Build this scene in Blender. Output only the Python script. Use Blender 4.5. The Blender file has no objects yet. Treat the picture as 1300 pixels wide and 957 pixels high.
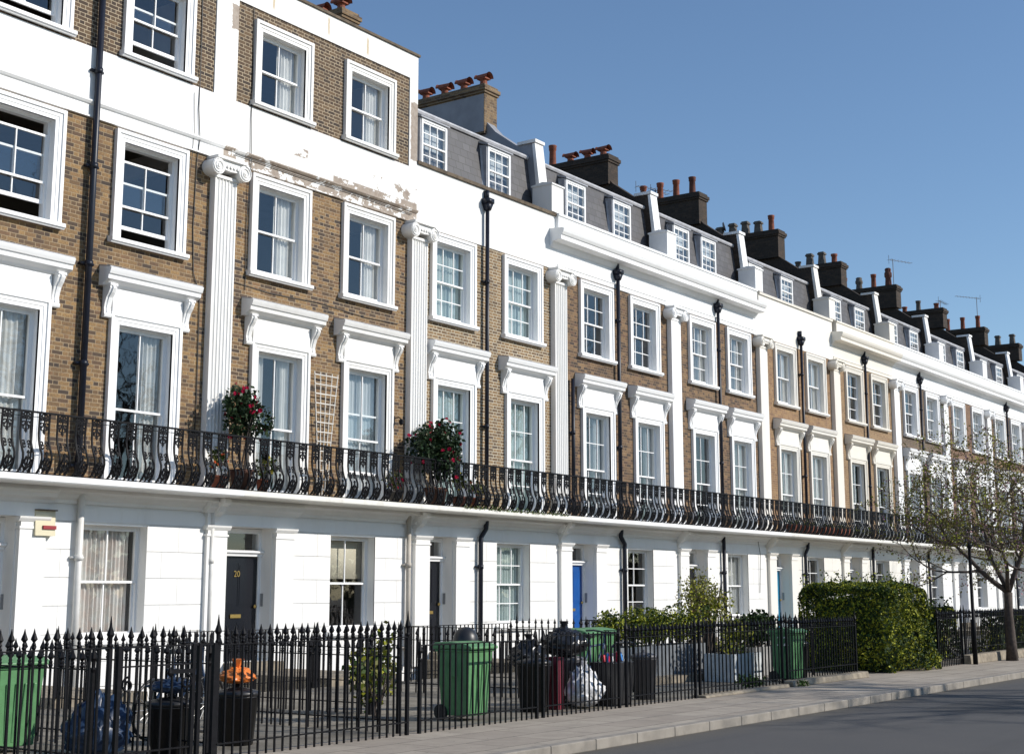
import bpy, math, random
from mathutils import Vector, noise as mnoise
R=random.Random(7)
PI=math.pi
scene=bpy.context.scene
COL=scene.collection

# ------------------------------------------------------------------ materials
MATS={}
def newmat(name):
    m=bpy.data.materials.new(name); m.use_nodes=True
    nt=m.node_tree; b=nt.nodes['Principled BSDF']
    MATS[name]=m
    return m,nt,b
def N(nt,t,**k):
    n=nt.nodes.new(t)
    for a,v in k.items():
        if a=='inp':
            for q,w in v.items(): n.inputs[q].default_value=w
        else: setattr(n,a,v)
    return n
def L(nt,a,b): nt.links.new(a,b)
def mth(nt,op,a,b=None,c=None,clamp=False):
    n=nt.nodes.new('ShaderNodeMath'); n.operation=op; n.use_clamp=clamp
    for i,v in enumerate((a,b,c)):
        if v is None: continue
        if isinstance(v,(int,float)): n.inputs[i].default_value=v
        else: nt.links.new(v,n.inputs[i])
    return n.outputs[0]
def mixc(nt,f,a,b,blend='MIX'):
    n=nt.nodes.new('ShaderNodeMix'); n.data_type='RGBA'; n.blend_type=blend
    for i,v in ((0,f),(6,a),(7,b)):
        if isinstance(v,(int,float)): n.inputs[i].default_value=v
        elif isinstance(v,tuple): n.inputs[i].default_value=(v+(1,))[:4]
        else: nt.links.new(v,n.inputs[i])
    return n.outputs[2]
def pos(nt): return nt.nodes.new('ShaderNodeNewGeometry').outputs['Position']
def noise(nt,vec,scale,detail=4,rough=.55):
    n=N(nt,'ShaderNodeTexNoise',inp={'Scale':scale,'Detail':detail,'Roughness':rough}); L(nt,vec,n.inputs['Vector']); return n.outputs['Fac']
def vmul(nt,v,m):
    n=nt.nodes.new('ShaderNodeVectorMath'); n.operation='MULTIPLY'; L(nt,v,n.inputs[0]); n.inputs[1].default_value=m; return n.outputs[0]
def ramp(nt,f,a,b):
    return mth(nt,'DIVIDE',mth(nt,'SUBTRACT',f,a),b-a,clamp=True)
def bump(nt,b,h,strength,dist=.01):
    n=N(nt,'ShaderNodeBump',inp={'Strength':strength,'Distance':dist}); L(nt,h,n.inputs['Height']); L(nt,n.outputs[0],b.inputs['Normal'])
def mat(name,col,rough=.6,var=.15,scale=3,bmp=0,bscale=60,metal=0,col2=None,stretch=(1,1,1),spec=.5):
    if name in MATS: return MATS[name]
    m,nt,b=newmat(name); p=pos(nt)
    f=noise(nt,vmul(nt,p,stretch),scale)
    c2=col2 or tuple(c*(1-var*2) for c in col)
    L(nt,mixc(nt,ramp(nt,f,.35,.7),tuple(col),tuple(c2)),b.inputs['Base Color'])
    b.inputs['Roughness'].default_value=rough; b.inputs['Metallic'].default_value=metal
    b.inputs['Specular IOR Level'].default_value=spec
    if bmp: bump(nt,b,noise(nt,p,bscale),bmp,.005)
    return m
def paint(name,col,dirt=.25,patches=(),peel=None,stain=None):
    m,nt,b=newmat(name); p=pos(nt)
    base=mixc(nt,mth(nt,'MULTIPLY',ramp(nt,noise(nt,vmul(nt,p,(2.2,2.2,.35)),1.4,6,.65),.5,.8),dirt),tuple(col),(.50,.46,.39))
    base=mixc(nt,mth(nt,'MULTIPLY',ramp(nt,noise(nt,p,9,5,.7),.6,.8),dirt*.6),base,(.5,.47,.42))
    h=noise(nt,p,40)
    if patches or peel:
        sx=nt.nodes.new('ShaderNodeSeparateXYZ'); L(nt,p,sx.inputs[0]); X=sx.outputs[0]; Z=sx.outputs[2]
        nz=noise(nt,p,8,8,.75); nz2=noise(nt,vmul(nt,p,(1,1,1.6)),1.7,5,.7)
        tot=None
        dx=mth(nt,'MULTIPLY',mth(nt,'SUBTRACT',nz,.5),.35)
        for (x0,x1,z0,z1,thr) in patches:
            a=mth(nt,'SUBTRACT',(x1-x0)/2,mth(nt,'ABSOLUTE',mth(nt,'SUBTRACT',X,(x0+x1)/2)))
            c=mth(nt,'SUBTRACT',(z1-z0)/2,mth(nt,'ABSOLUTE',mth(nt,'SUBTRACT',Z,(z0+z1)/2)))
            d=mth(nt,'MINIMUM',a,c)
            if thr>0: d=mth(nt,'MINIMUM',mth(nt,'MULTIPLY',d,3),mth(nt,'SUBTRACT',nz2,thr))
            d=mth(nt,'ADD',d,mth(nt,'MULTIPLY',dx,.5 if thr<=0 else .35))
            tot=d if tot is None else mth(nt,'MAXIMUM',tot,d)
        mk=ramp(nt,tot,.0,.012)
        under=mixc(nt,ramp(nt,nz,.35,.65),(.24,.18,.135),(.37,.31,.25))
        base=mixc(nt,mk,base,under)
        h=mth(nt,'SUBTRACT',mth(nt,'MULTIPLY',h,.3),mk)
        if stain:
            tt=None
            for (x0,z0,z1,w) in stain:
                a=mth(nt,'SUBTRACT',w,mth(nt,'ABSOLUTE',mth(nt,'SUBTRACT',mth(nt,'ADD',X,mth(nt,'MULTIPLY',dx,.25)),x0)))
                c=mth(nt,'SUBTRACT',(z1-z0)/2,mth(nt,'ABSOLUTE',mth(nt,'SUBTRACT',Z,(z0+z1)/2)))
                d=mth(nt,'MINIMUM',a,mth(nt,'MULTIPLY',c,.3)); tt=d if tt is None else mth(nt,'MAXIMUM',tt,d)
            base=mixc(nt,mth(nt,'MULTIPLY',ramp(nt,tt,0,.03),.8),base,(.42,.30,.13))
    L(nt,base,b.inputs['Base Color']); b.inputs['Roughness'].default_value=.55
    bump(nt,b,h,.25,.006)
    return m
def brick(name,cols,mortar,dark=.25,seed=0.,msize=.011,tint=None):
    """Flemish bond worked out from world position; cols = list of (pos,colour)"""
    m,nt,b=newmat(name); p=pos(nt)
    sx=nt.nodes.new('ShaderNodeSeparateXYZ'); L(nt,p,sx.inputs[0])
    wob=mth(nt,'MULTIPLY',mth(nt,'SUBTRACT',noise(nt,p,6,2),.5),.012)
    u=mth(nt,'ADD',mth(nt,'ADD',sx.outputs[0],sx.outputs[1]),mth(nt,'ADD',wob,100+seed))
    v=mth(nt,'ADD',mth(nt,'ADD',sx.outputs[2],wob),10)
    H=.0755; P=.342
    row=mth(nt,'FLOOR',mth(nt,'DIVIDE',v,H)); fv=mth(nt,'MULTIPLY',mth(nt,'FRACT',mth(nt,'DIVIDE',v,H)),H)
    sh=mth(nt,'MULTIPLY',mth(nt,'MODULO',row,2),.5)
    q=mth(nt,'ADD',mth(nt,'DIVIDE',u,P),sh); cell=mth(nt,'FLOOR',q); fr=mth(nt,'FRACT',q)
    hd=mth(nt,'GREATER_THAN',fr,.6667)
    fu=mth(nt,'MULTIPLY',fr,P)
    fu=mth(nt,'SUBTRACT',fu,mth(nt,'MULTIPLY',hd,P*.6667))
    wd=mth(nt,'SUBTRACT',P*.6667,mth(nt,'MULTIPLY',hd,P*.3333))
    du=mth(nt,'MINIMUM',fu,mth(nt,'SUBTRACT',wd,fu)); dv=mth(nt,'MINIMUM',fv,mth(nt,'SUBTRACT',H,fv))
    d=mth(nt,'ADD',mth(nt,'MINIMUM',du,dv),mth(nt,'MULTIPLY',mth(nt,'SUBTRACT',noise(nt,p,70,3),.5),.006))
    face=ramp(nt,d,msize*.5-.002,msize*.5+.002)
    cx=nt.nodes.new('ShaderNodeCombineXYZ'); L(nt,mth(nt,'ADD',cell,mth(nt,'MULTIPLY',hd,.5)),cx.inputs[0]); L(nt,row,cx.inputs[1])
    wn=nt.nodes.new('ShaderNodeTexWhiteNoise'); wn.noise_dimensions='2D'; L(nt,cx.outputs[0],wn.inputs['Vector'])
    cr=nt.nodes.new('ShaderNodeValToRGB'); L(nt,wn.outputs['Value'],cr.inputs[0])
    el=cr.color_ramp.elements
    for i,(ps,c) in enumerate(cols):
        e=el[i] if i<2 else el.new(ps)
        e.position=ps; e.color=tuple(c)+(1,)
    c=mixc(nt,mth(nt,'MULTIPLY',ramp(nt,noise(nt,p,26,4,.75),.38,.62),.55),cr.outputs[0],(.07,.05,.035))
    c=mixc(nt,mth(nt,'MULTIPLY',ramp(nt,noise(nt,vmul(nt,p,(1,1,.6)),.8,5,.6),.42,.72),dark),c,(.05,.036,.026))
    mo=mixc(nt,ramp(nt,noise(nt,p,2.3,4),.35,.7),tuple(mortar),tuple(x*.6 for x in mortar))
    c=mixc(nt,face,mo,c)
    L(nt,c,b.inputs['Base Color']); b.inputs['Roughness'].default_value=.9
    bump(nt,b,mth(nt,'ADD',face,mth(nt,'MULTIPLY',noise(nt,p,90,3),.4)),.6,.008)
    return m
YEL=[(0,(.05,.038,.033)),(.16,(.10,.065,.042)),(.34,(.21,.125,.06)),(.55,(.30,.182,.08)),(.75,(.37,.228,.095)),(.9,(.25,.14,.07)),(1,(.045,.035,.032))]
BRN=[(0,(.05,.036,.03)),(.25,(.11,.068,.042)),(.5,(.21,.127,.066)),(.75,(.29,.178,.088)),(.9,(.16,.085,.055)),(1,(.045,.035,.032))]
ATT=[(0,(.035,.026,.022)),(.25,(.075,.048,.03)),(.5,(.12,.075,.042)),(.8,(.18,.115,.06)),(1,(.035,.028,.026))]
LGT=[(0,(.13,.085,.05)),(.25,(.24,.155,.08)),(.55,(.35,.23,.115)),(.8,(.30,.19,.09)),(1,(.12,.085,.06))]
TAN=[(0,(.26,.145,.07)),(.4,(.35,.205,.095)),(.7,(.42,.255,.115)),(1,(.24,.13,.07))]
ORG=[(0,(.27,.165,.085)),(.5,(.38,.245,.125)),(1,(.24,.14,.075))]
RED=[(0,(.20,.11,.07)),(.5,(.27,.155,.09)),(1,(.17,.095,.06))]
GRY=[(0,(.12,.085,.06)),(.5,(.19,.135,.09)),(1,(.09,.065,.05))]
brick('yellow stock brick',YEL,(.42,.32,.20),.35,.1)
brick('aged yellow brick',YEL,(.46,.36,.24),.30,.7)
brick('attic brick',ATT,(.52,.42,.29),.15,.3,.014)
brick('pale brick',LGT,(.62,.55,.42),.15,.5,.016)
brick('brown brick',BRN,(.33,.23,.14),.3,.9)
brick('tan brick',TAN,(.42,.30,.2),.25,1.3)
brick('orange brick',ORG,(.50,.37,.23),.1,1.9)
brick('red brick',RED,(.36,.24,.16),.2,2.3)
brick('grey brown brick',GRY,(.34,.27,.19),.2,2.9)
brick('soot brick',[(0,(.016,.012,.010)),(.5,(.030,.021,.015)),(.85,(.06,.038,.025)),(1,(.012,.010,.009))],(.05,.04,.03),.4,.2)
brick('stack brick',[(0,(.11,.07,.04)),(.35,(.22,.14,.07)),(.7,(.30,.20,.10)),(1,(.07,.05,.04))],(.26,.21,.15),.4,.25)
paint('white paint',(.84,.84,.83),.16)
paint('white trim',(.86,.86,.855),.03)
paint('old white paint',(.81,.80,.775),.32)
paint('peeling white paint',(.80,.79,.765),.30,
   patches=[(-.35,6.2,10.10,10.46,.455),(1.3,2.2,10.75,10.95,.5),(4.3,6.1,10.5,10.95,.545),(5.62,5.98,11.62,13.05,0),(-.12,.14,12.95,13.5,0),(3.0,6.0,10.3,10.6,.45)],
   stain=[(1.05,13.72,14.3,.05),(2.75,13.72,14.2,.045),(4.05,13.66,14.15,.05),(6.02,9.9,12.9,.03)])
paint('cream paint',(.77,.725,.64),.18)
paint('pale cream paint',(.79,.76,.70),.18)
paint('ground floor paint',(.83,.82,.795),.22)
paint('ledge paint',(.76,.74,.68),.6)
mat('gf joint',(.6,.6,.6),.7)
mat('iron paint',(.009,.009,.011),.5,.2,20,.15,80,spec=.12)
mat('pipe paint',(.012,.015,.027),.4,.2,6,.1,spec=.35)
mat('white pipe',(.74,.73,.70),.5,.1)
mat('beige pipe',(.55,.50,.43),.6,.15)
mat('slate',(.11,.105,.11),.5,.2,4)
mat('roof felt',(.04,.036,.034),.9,.2,3)
mat('lead',(.36,.37,.40),.5,.15,5,.2,12)
mat('white lead',(.5,.5,.52),.55,.15,5)
mat('pot clay dark',(.10,.045,.03),.85,.2,8)
mat('coping stone',(.17,.13,.09),.9,.3,6,.4,40)
mat('grey render',(.30,.31,.34),.85,.12,2,.2,30)
mat('terracotta',(.26,.075,.038),.8,.25,8,.3,50)
mat('dark terracotta',(.13,.045,.03),.85,.25,8,.3,50)
mat('grey pot clay',(.13,.115,.10),.9,.25,8,.3,50)
mat('interior wall',(.16,.14,.12),.9,.1)
mat('interior floor',(.10,.07,.045),.7,.1)
mat('curtain white',(.72,.71,.68),.9,.06,5)
mat('curtain grey',(.52,.52,.50),.9,.08,5)
mat('curtain patterned',(.66,.65,.62),.9,0,7,col2=(.64,.55,.50))
mat('net pale green',(.60,.68,.66),.9,.12,6)
mat('blind cream',(.62,.56,.44),.8,.05)
mat('black door',(.010,.011,.016),.25,.1)
mat('blue door',(.008,.085,.33),.3,.08)
mat('turquoise door',(.01,.22,.38),.35,.1)
mat('slate blue door',(.14,.18,.30),.4,.1)
mat('grey door',(.2,.2,.2),.4,.1)
mat('brass',(.55,.38,.12),.35,.1,30,metal=.8)
mat('steel',(.4,.4,.4),.4,.1,30,metal=.7)
mat('alarm cream',(.66,.60,.42),.5,.05)
mat('alarm red',(.30,.02,.03),.5,.05)
mat('bin green',(.105,.27,.11),.5,.12,8,.1,60)
mat('bin dark green',(.012,.05,.03),.5,.12,8)
mat('black plastic',(.02,.02,.022),.4,.1,8)
mat('grey plastic',(.12,.12,.13),.5,.1,8)
mat('bag black',(.018,.018,.02),.22,.1,8,.6,14)
mat('bag orange',(.80,.22,.04),.4,.12,8,.6,14)
mat('bag white',(.75,.75,.76),.4,.08,8,.6,14)
mat('bag blue',(.02,.045,.10),.4,.2,8,.6,14)
mat('pack red',(.55,.02,.05),.4,.05); mat('pack blue',(.03,.2,.55),.4,.05); mat('pack white',(.75,.75,.72),.5,.05)
mat('crate red',(.16,.01,.025),.5,.1)
mat('digits white',(.8,.8,.78),.6,.05)
mat('planter grey',(.20,.215,.23),.6,.1,5); mat('planter white',(.62,.65,.66),.6,.12,5); mat('planter slats',(.36,.35,.33),.7,.15,5)
mat('soil',(.05,.035,.025),1,.2,20,.5,60)
mat('bark',(.085,.065,.055),.9,.25,14,.6,40); mat('twig',(.10,.075,.06),.9,.2,14)
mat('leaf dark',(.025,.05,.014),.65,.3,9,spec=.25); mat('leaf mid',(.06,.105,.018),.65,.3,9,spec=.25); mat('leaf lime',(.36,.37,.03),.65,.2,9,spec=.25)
mat('leaf olive',(.20,.19,.045),.55,.2,9); mat('leaf bronze',(.20,.14,.045),.6,.2,9); mat('blossom pink',(.36,.19,.24),.7,.15,9)
mat('leaf gloss',(.03,.06,.025),.5,.3,9,spec=.3); mat('flower red',(.45,.012,.06),.9,.2,20,spec=.1); mat('flower orange',(.7,.12,.02),.5,.2,20); mat('flower yellow',(.6,.5,.05),.5,.2,20)
mat('trellis white',(.75,.72,.66),.7,.1)
mat('cable black',(.02,.02,.02),.5,.1)
mat('kerb stone',(.30,.27,.23),.9,.15,5,.3,50)
mat('low wall concrete',(.33,.28,.21),.9,.25,6,.4,40)
mat('grass tuft',(.08,.16,.02),.6,.2,9)
# translucent leaves
for k in ('leaf dark','leaf mid','leaf lime','leaf olive','leaf bronze','grass tuft'):
    m=MATS[k]; b=m.node_tree.nodes['Principled BSDF']; b.inputs['Transmission Weight'].default_value=0
# glass
def glass():
    m=bpy.data.materials.new('window glass'); m.use_nodes=True; nt=m.node_tree; nt.nodes.clear(); MATS['window glass']=m
    o=nt.nodes.new('ShaderNodeOutputMaterial'); mx=nt.nodes.new('ShaderNodeMixShader'); t=nt.nodes.new('ShaderNodeBsdfTransparent'); g=nt.nodes.new('ShaderNodeBsdfGlossy')
    t.inputs[0].default_value=(.93,.95,.95,1); g.inputs['Roughness'].default_value=.015; g.inputs[0].default_value=(1,1,1,1)
    ge=nt.nodes.new('ShaderNodeNewGeometry'); dt=nt.nodes.new('ShaderNodeVectorMath'); dt.operation='DOT_PRODUCT'; L(nt,ge.outputs['Incoming'],dt.inputs[0]); L(nt,ge.outputs['Normal'],dt.inputs[1])
    f=mth(nt,'ADD',mth(nt,'MULTIPLY',mth(nt,'POWER',mth(nt,'SUBTRACT',1.,mth(nt,'ABSOLUTE',dt.outputs['Value'])),4.),.80),.10,clamp=True)
    p=pos(nt); bp=N(nt,'ShaderNodeBump',inp={'Strength':.10,'Distance':.02}); L(nt,noise(nt,p,1.6,2),bp.inputs['Height'])
    L(nt,bp.outputs[0],g.inputs['Normal'])
    L(nt,f,mx.inputs[0]); L(nt,t.outputs[0],mx.inputs[1]); L(nt,g.outputs[0],mx.inputs[2]); L(nt,mx.outputs[0],o.inputs[0])
glass()
def net(name,col,alpha):
    m=bpy.data.materials.new(name); m.use_nodes=True; nt=m.node_tree; nt.nodes.clear(); MATS[name]=m
    o=nt.nodes.new('ShaderNodeOutputMaterial'); mx=nt.nodes.new('ShaderNodeMixShader'); t=nt.nodes.new('ShaderNodeBsdfTransparent'); d=nt.nodes.new('ShaderNodeBsdfDiffuse')
    p=pos(nt); f=noise(nt,vmul(nt,p,(14,14,1.2)),1.0,3)
    L(nt,mixc(nt,ramp(nt,f,.3,.7),tuple(col),tuple(c*.78 for c in col)),d.inputs[0])
    mx.inputs[0].default_value=alpha; L(nt,t.outputs[0],mx.inputs[1]); L(nt,d.outputs[0],mx.inputs[2]); L(nt,mx.outputs[0],o.inputs[0])
net('net curtain',(.70,.74,.76),.72); net('net curtain green',(.60,.70,.68),.78)
# slate courses
def slate():
    m,nt,b=newmat('slate tiles'); p=pos(nt)
    sx=nt.nodes.new('ShaderNodeSeparateXYZ'); L(nt,p,sx.inputs[0])
    cx=nt.nodes.new('ShaderNodeCombineXYZ'); L(nt,mth(nt,'ADD',sx.outputs[0],sx.outputs[1]),cx.inputs[0]); L(nt,sx.outputs[2],cx.inputs[1])
    t=N(nt,'ShaderNodeTexBrick',inp={'Color1':(.085,.082,.09,1),'Color2':(.05,.048,.054,1),'Mortar':(.03,.03,.03,1),'Scale':1.0,'Mortar Size':.012,'Brick Width':.3,'Row Height':.2,'Bias':0.0})
    L(nt,cx.outputs[0],t.inputs['Vector'])
    c=mixc(nt,mth(nt,'MULTIPLY',noise(nt,p,3),.3),t.outputs['Color'],(.13,.12,.11))
    L(nt,c,b.inputs['Base Color']); b.inputs['Roughness'].default_value=.55
    bump(nt,b,t.outputs['Fac'],-.5,.01)
slate()
def ground(name,kind):
    m,nt,b=newmat(name); p=pos(nt)
    if kind=='flags':
        sx=nt.nodes.new('ShaderNodeSeparateXYZ'); L(nt,p,sx.inputs[0])
        t=N(nt,'ShaderNodeTexBrick',inp={'Color1':(.42,.365,.295,1),'Color2':(.34,.29,.235,1),'Mortar':(.10,.09,.075,1),'Scale':1.0,'Mortar Size':.009,'Brick Width':.9,'Row Height':.6})
        L(nt,p,t.inputs['Vector'])
        c=mixc(nt,mth(nt,'MULTIPLY',ramp(nt,noise(nt,p,2.2,6,.7),.4,.75),.5),t.outputs['Color'],(.16,.14,.115)); sp=ramp(nt,noise(nt,p,17,2,.4),.70,.73); c=mixc(nt,mth(nt,'MULTIPLY',sp,.6),c,(.07,.065,.06))
        L(nt,c,b.inputs['Base Color']); bump(nt,b,mth(nt,'ADD',mth(nt,'MULTIPLY',t.outputs['Fac'],-1),mth(nt,'MULTIPLY',noise(nt,p,60),.3)),.4,.006)
    elif kind=='asphalt':
        c=mixc(nt,noise(nt,p,60,4,.85),(.02,.02,.022),(.13,.125,.12)); c=mixc(nt,mth(nt,'MULTIPLY',ramp(nt,noise(nt,vmul(nt,p,(.12,1.6,1)),1.0,4),.5,.7),.35),c,(.035,.034,.034)); sx=nt.nodes.new('ShaderNodeSeparateXYZ'); L(nt,p,sx.inputs[0]); gd=ramp(nt,mth(nt,'ADD',sx.outputs[1],mth(nt,'MULTIPLY',noise(nt,p,3,5,.7),.6)),-12.0,-11.4); c=mixc(nt,mth(nt,'MULTIPLY',gd,.75),c,(.10,.085,.06)); pt_=mth(nt,'MULTIPLY',mth(nt,'GREATER_THAN',mth(nt,'SINE',mth(nt,'MULTIPLY',sx.outputs[0],.42)),.82),mth(nt,'LESS_THAN',mth(nt,'ABSOLUTE',mth(nt,'ADD',sx.outputs[1],13.6)),.8)); c=mixc(nt,mth(nt,'MULTIPLY',pt_,.55),c,(.03,.03,.03)); c=mixc(nt,mth(nt,'MULTIPLY',ramp(nt,noise(nt,p,.7,5),.45,.7),.5),c,(.09,.085,.08))
        L(nt,c,b.inputs['Base Color']); bump(nt,b,noise(nt,p,150),.5,.005)
    else:
        c=mixc(nt,ramp(nt,noise(nt,p,1.5,6,.7),.4,.6),(.27,.245,.20),(.16,.14,.11))
        L(nt,c,b.inputs['Base Color']); bump(nt,b,noise(nt,p,40,5),.6,.01)
    b.inputs['Roughness'].default_value=.9
ground('paving flags','flags'); ground('asphalt','asphalt'); ground('garden paving','garden')

# ------------------------------------------------------------------ mesh helpers
class MB:
    def __init__(s): s.v=[]; s.f=[]; s.m=[]
    def face(s,pts,m=0):
        b=len(s.v); s.v+= [tuple(p) for p in pts]; s.f.append(tuple(range(b,b+len(pts)))); s.m.append(m)
    def box(s,x0,x1,y0,y1,z0,z1,m=0):
        b=len(s.v)
        s.v+=[(x0,y0,z0),(x1,y0,z0),(x1,y1,z0),(x0,y1,z0),(x0,y0,z1),(x1,y0,z1),(x1,y1,z1),(x0,y1,z1)]
        for q in ((0,1,5,4),(1,2,6,5),(2,3,7,6),(3,0,4,7),(4,5,6,7),(3,2,1,0)): s.f.append(tuple(b+i for i in q)); s.m.append(m)
        return s
    def hexa(s,bot,top,m=0):
        b=len(s.v); s.v+=[tuple(p) for p in bot]+[tuple(p) for p in top]
        for q in ((0,1,5,4),(1,2,6,5),(2,3,7,6),(3,0,4,7),(4,5,6,7),(3,2,1,0)): s.f.append(tuple(b+i for i in q)); s.m.append(m)
    def prism_x(s,prof,x0,x1,m=0):      # profile in (y,z)
        n=len(prof); b=len(s.v)
        s.v+=[(x0,y,z) for y,z in prof]+[(x1,y,z) for y,z in prof]
        for i in range(n): j=(i+1)%n; s.f.append((b+i,b+j,b+n+j,b+n+i)); s.m.append(m)
        s.f.append(tuple(b+i for i in range(n))); s.m.append(m); s.f.append(tuple(b+n+i for i in reversed(range(n)))); s.m.append(m)
    def prism_z(s,prof,z0,z1,m=0):      # profile in (x,y)
        n=len(prof); b=len(s.v)
        s.v+=[(x,y,z0) for x,y in prof]+[(x,y,z1) for x,y in prof]
        for i in range(n): j=(i+1)%n; s.f.append((b+i,b+j,b+n+j,b+n+i)); s.m.append(m)
        s.f.append(tuple(b+i for i in reversed(range(n)))); s.m.append(m); s.f.append(tuple(b+n+i for i in range(n))); s.m.append(m)
    def prism_y(s,prof,y0,y1,m=0):      # profile in (x,z)
        n=len(prof); b=len(s.v)
        s.v+=[(x,y0,z) for x,z in prof]+[(x,y1,z) for x,z in prof]
        for i in range(n): j=(i+1)%n; s.f.append((b+i,b+j,b+n+j,b+n+i)); s.m.append(m)
        s.f.append(tuple(b+i for i in range(n))); s.m.append(m); s.f.append(tuple(b+n+i for i in reversed(range(n)))); s.m.append(m)
    def tube(s,path,r,n=6,m=0,cap=True):
        path=[Vector(p) for p in path]; rs=r if isinstance(r,(list,tuple)) else [r]*len(path)
        b=len(s.v); up=None
        for i,p in enumerate(path):
            d=(path[min(i+1,len(path)-1)]-path[max(i-1,0)])
            if d.length<1e-9: d=Vector((0,0,1))
            d.normalize()
            if up is None:
                up=Vector((0,1,0)) if abs(d.y)<.9 else Vector((1,0,0))
            a=d.cross(up)
            if a.length<1e-6: a=d.cross(Vector((1,0,0)))
            a.normalize(); c=a.cross(d); c.normalize(); up=c
            for k in range(n):
                t=2*PI*(k+.5)/n; s.v.append(tuple(p+a*math.cos(t)*rs[i]+c*math.sin(t)*rs[i]))
        for i in range(len(path)-1):
            for k in range(n):
                k2=(k+1)%n; s.f.append((b+i*n+k,b+i*n+k2,b+(i+1)*n+k2,b+(i+1)*n+k)); s.m.append(m)
        if cap:
            s.f.append(tuple(b+k for k in reversed(range(n)))); s.m.append(m)
            e=b+(len(path)-1)*n; s.f.append(tuple(e+k for k in range(n))); s.m.append(m)
    def lathe(s,prof,n=10,c=(0,0),m=0,rot=0):    # prof (r,z)
        b=len(s.v)
        for r,z in prof:
            for k in range(n):
                t=2*PI*k/n+rot; s.v.append((c[0]+r*math.cos(t),c[1]+r*math.sin(t),z))
        for i in range(len(prof)-1):
            for k in range(n):
                k2=(k+1)%n; s.f.append((b+i*n+k,b+i*n+k2,b+(i+1)*n+k2,b+(i+1)*n+k)); s.m.append(m)
        s.f.append(tuple(b+k for k in reversed(range(n)))); s.m.append(m)
        e=b+(len(prof)-1)*n; s.f.append(tuple(e+k for k in range(n))); s.m.append(m)
    def disc_y(s,cx,cz,r,y0,y1,n=18,m=0):
        s.prism_y([(cx+r*math.cos(2*PI*k/n),cz+r*math.sin(2*PI*k/n)) for k in range(n)],y0,y1,m)
    def mesh(s,name,mats,smooth=False):
        me=bpy.data.meshes.new(name); me.from_pydata(s.v,[],s.f)
        for q in mats: me.materials.append(MATS[q])
        if any(s.m): me.polygons.foreach_set('material_index',s.m)
        if smooth: me.polygons.foreach_set('use_smooth',[True]*len(s.f))
        me.update(); 
        return me
    def build(s,name,mats,parent=None,smooth=False,loc=None,bevel=0):
        if isinstance(mats,str): mats=[mats]
        return put(name,s.mesh(name,mats,smooth),parent,loc,bevel)
def put(name,me,parent=None,loc=None,bevel=0,rot=None):
    o=bpy.data.objects.new(name,me); COL.objects.link(o)
    if parent: o.parent=parent
    if loc: o.location=loc
    if rot: o.rotation_euler=rot
    if bevel:
        md=o.modifiers.new('bevel','BEVEL'); md.width=bevel; md.segments=2; md.limit_method='ANGLE'
    return o
def fix_normals(me):
    import bmesh
    b=bmesh.new(); b.from_mesh(me); bmesh.ops.recalc_face_normals(b,faces=b.faces); b.to_mesh(me); b.free()
CACHE={}
def cached(key,name,mats,fn,smooth=False):
    if key not in CACHE:
        m=MB(); fn(m); me=m.mesh(name,[mats] if isinstance(mats,str) else mats,smooth); fix_normals(me); CACHE[key]=me
    return CACHE[key]
def thing(name,label,cat,loc=(0,0,0),group=None,rz=0):
    o=bpy.data.objects.new(name,None); COL.objects.link(o); o.empty_display_size=.2
    o.location=loc; o.rotation_euler=(0,0,rz); o['label']=label; o['category']=cat
    if group: o['group']=group
    return o
def tag(o,label,cat,group=None):
    o['label']=label; o['category']=cat
    if group: o['group']=group
    return o
def struct(o): o['kind']='structure'; return o
def text_mesh(txt,size,depth=.003):
    c=bpy.data.curves.new('t','FONT'); c.body=txt; c.size=size; c.extrude=depth; c.align_x='CENTER'; c.align_y='CENTER'; c.resolution_u=3
    o=bpy.data.objects.new('t',c); COL.objects.link(o)
    bpy.context.view_layer.update()
    dg=bpy.context.evaluated_depsgraph_get(); me=bpy.data.meshes.new_from_object(o.evaluated_get(dg))
    bpy.data.objects.remove(o); return me

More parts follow.
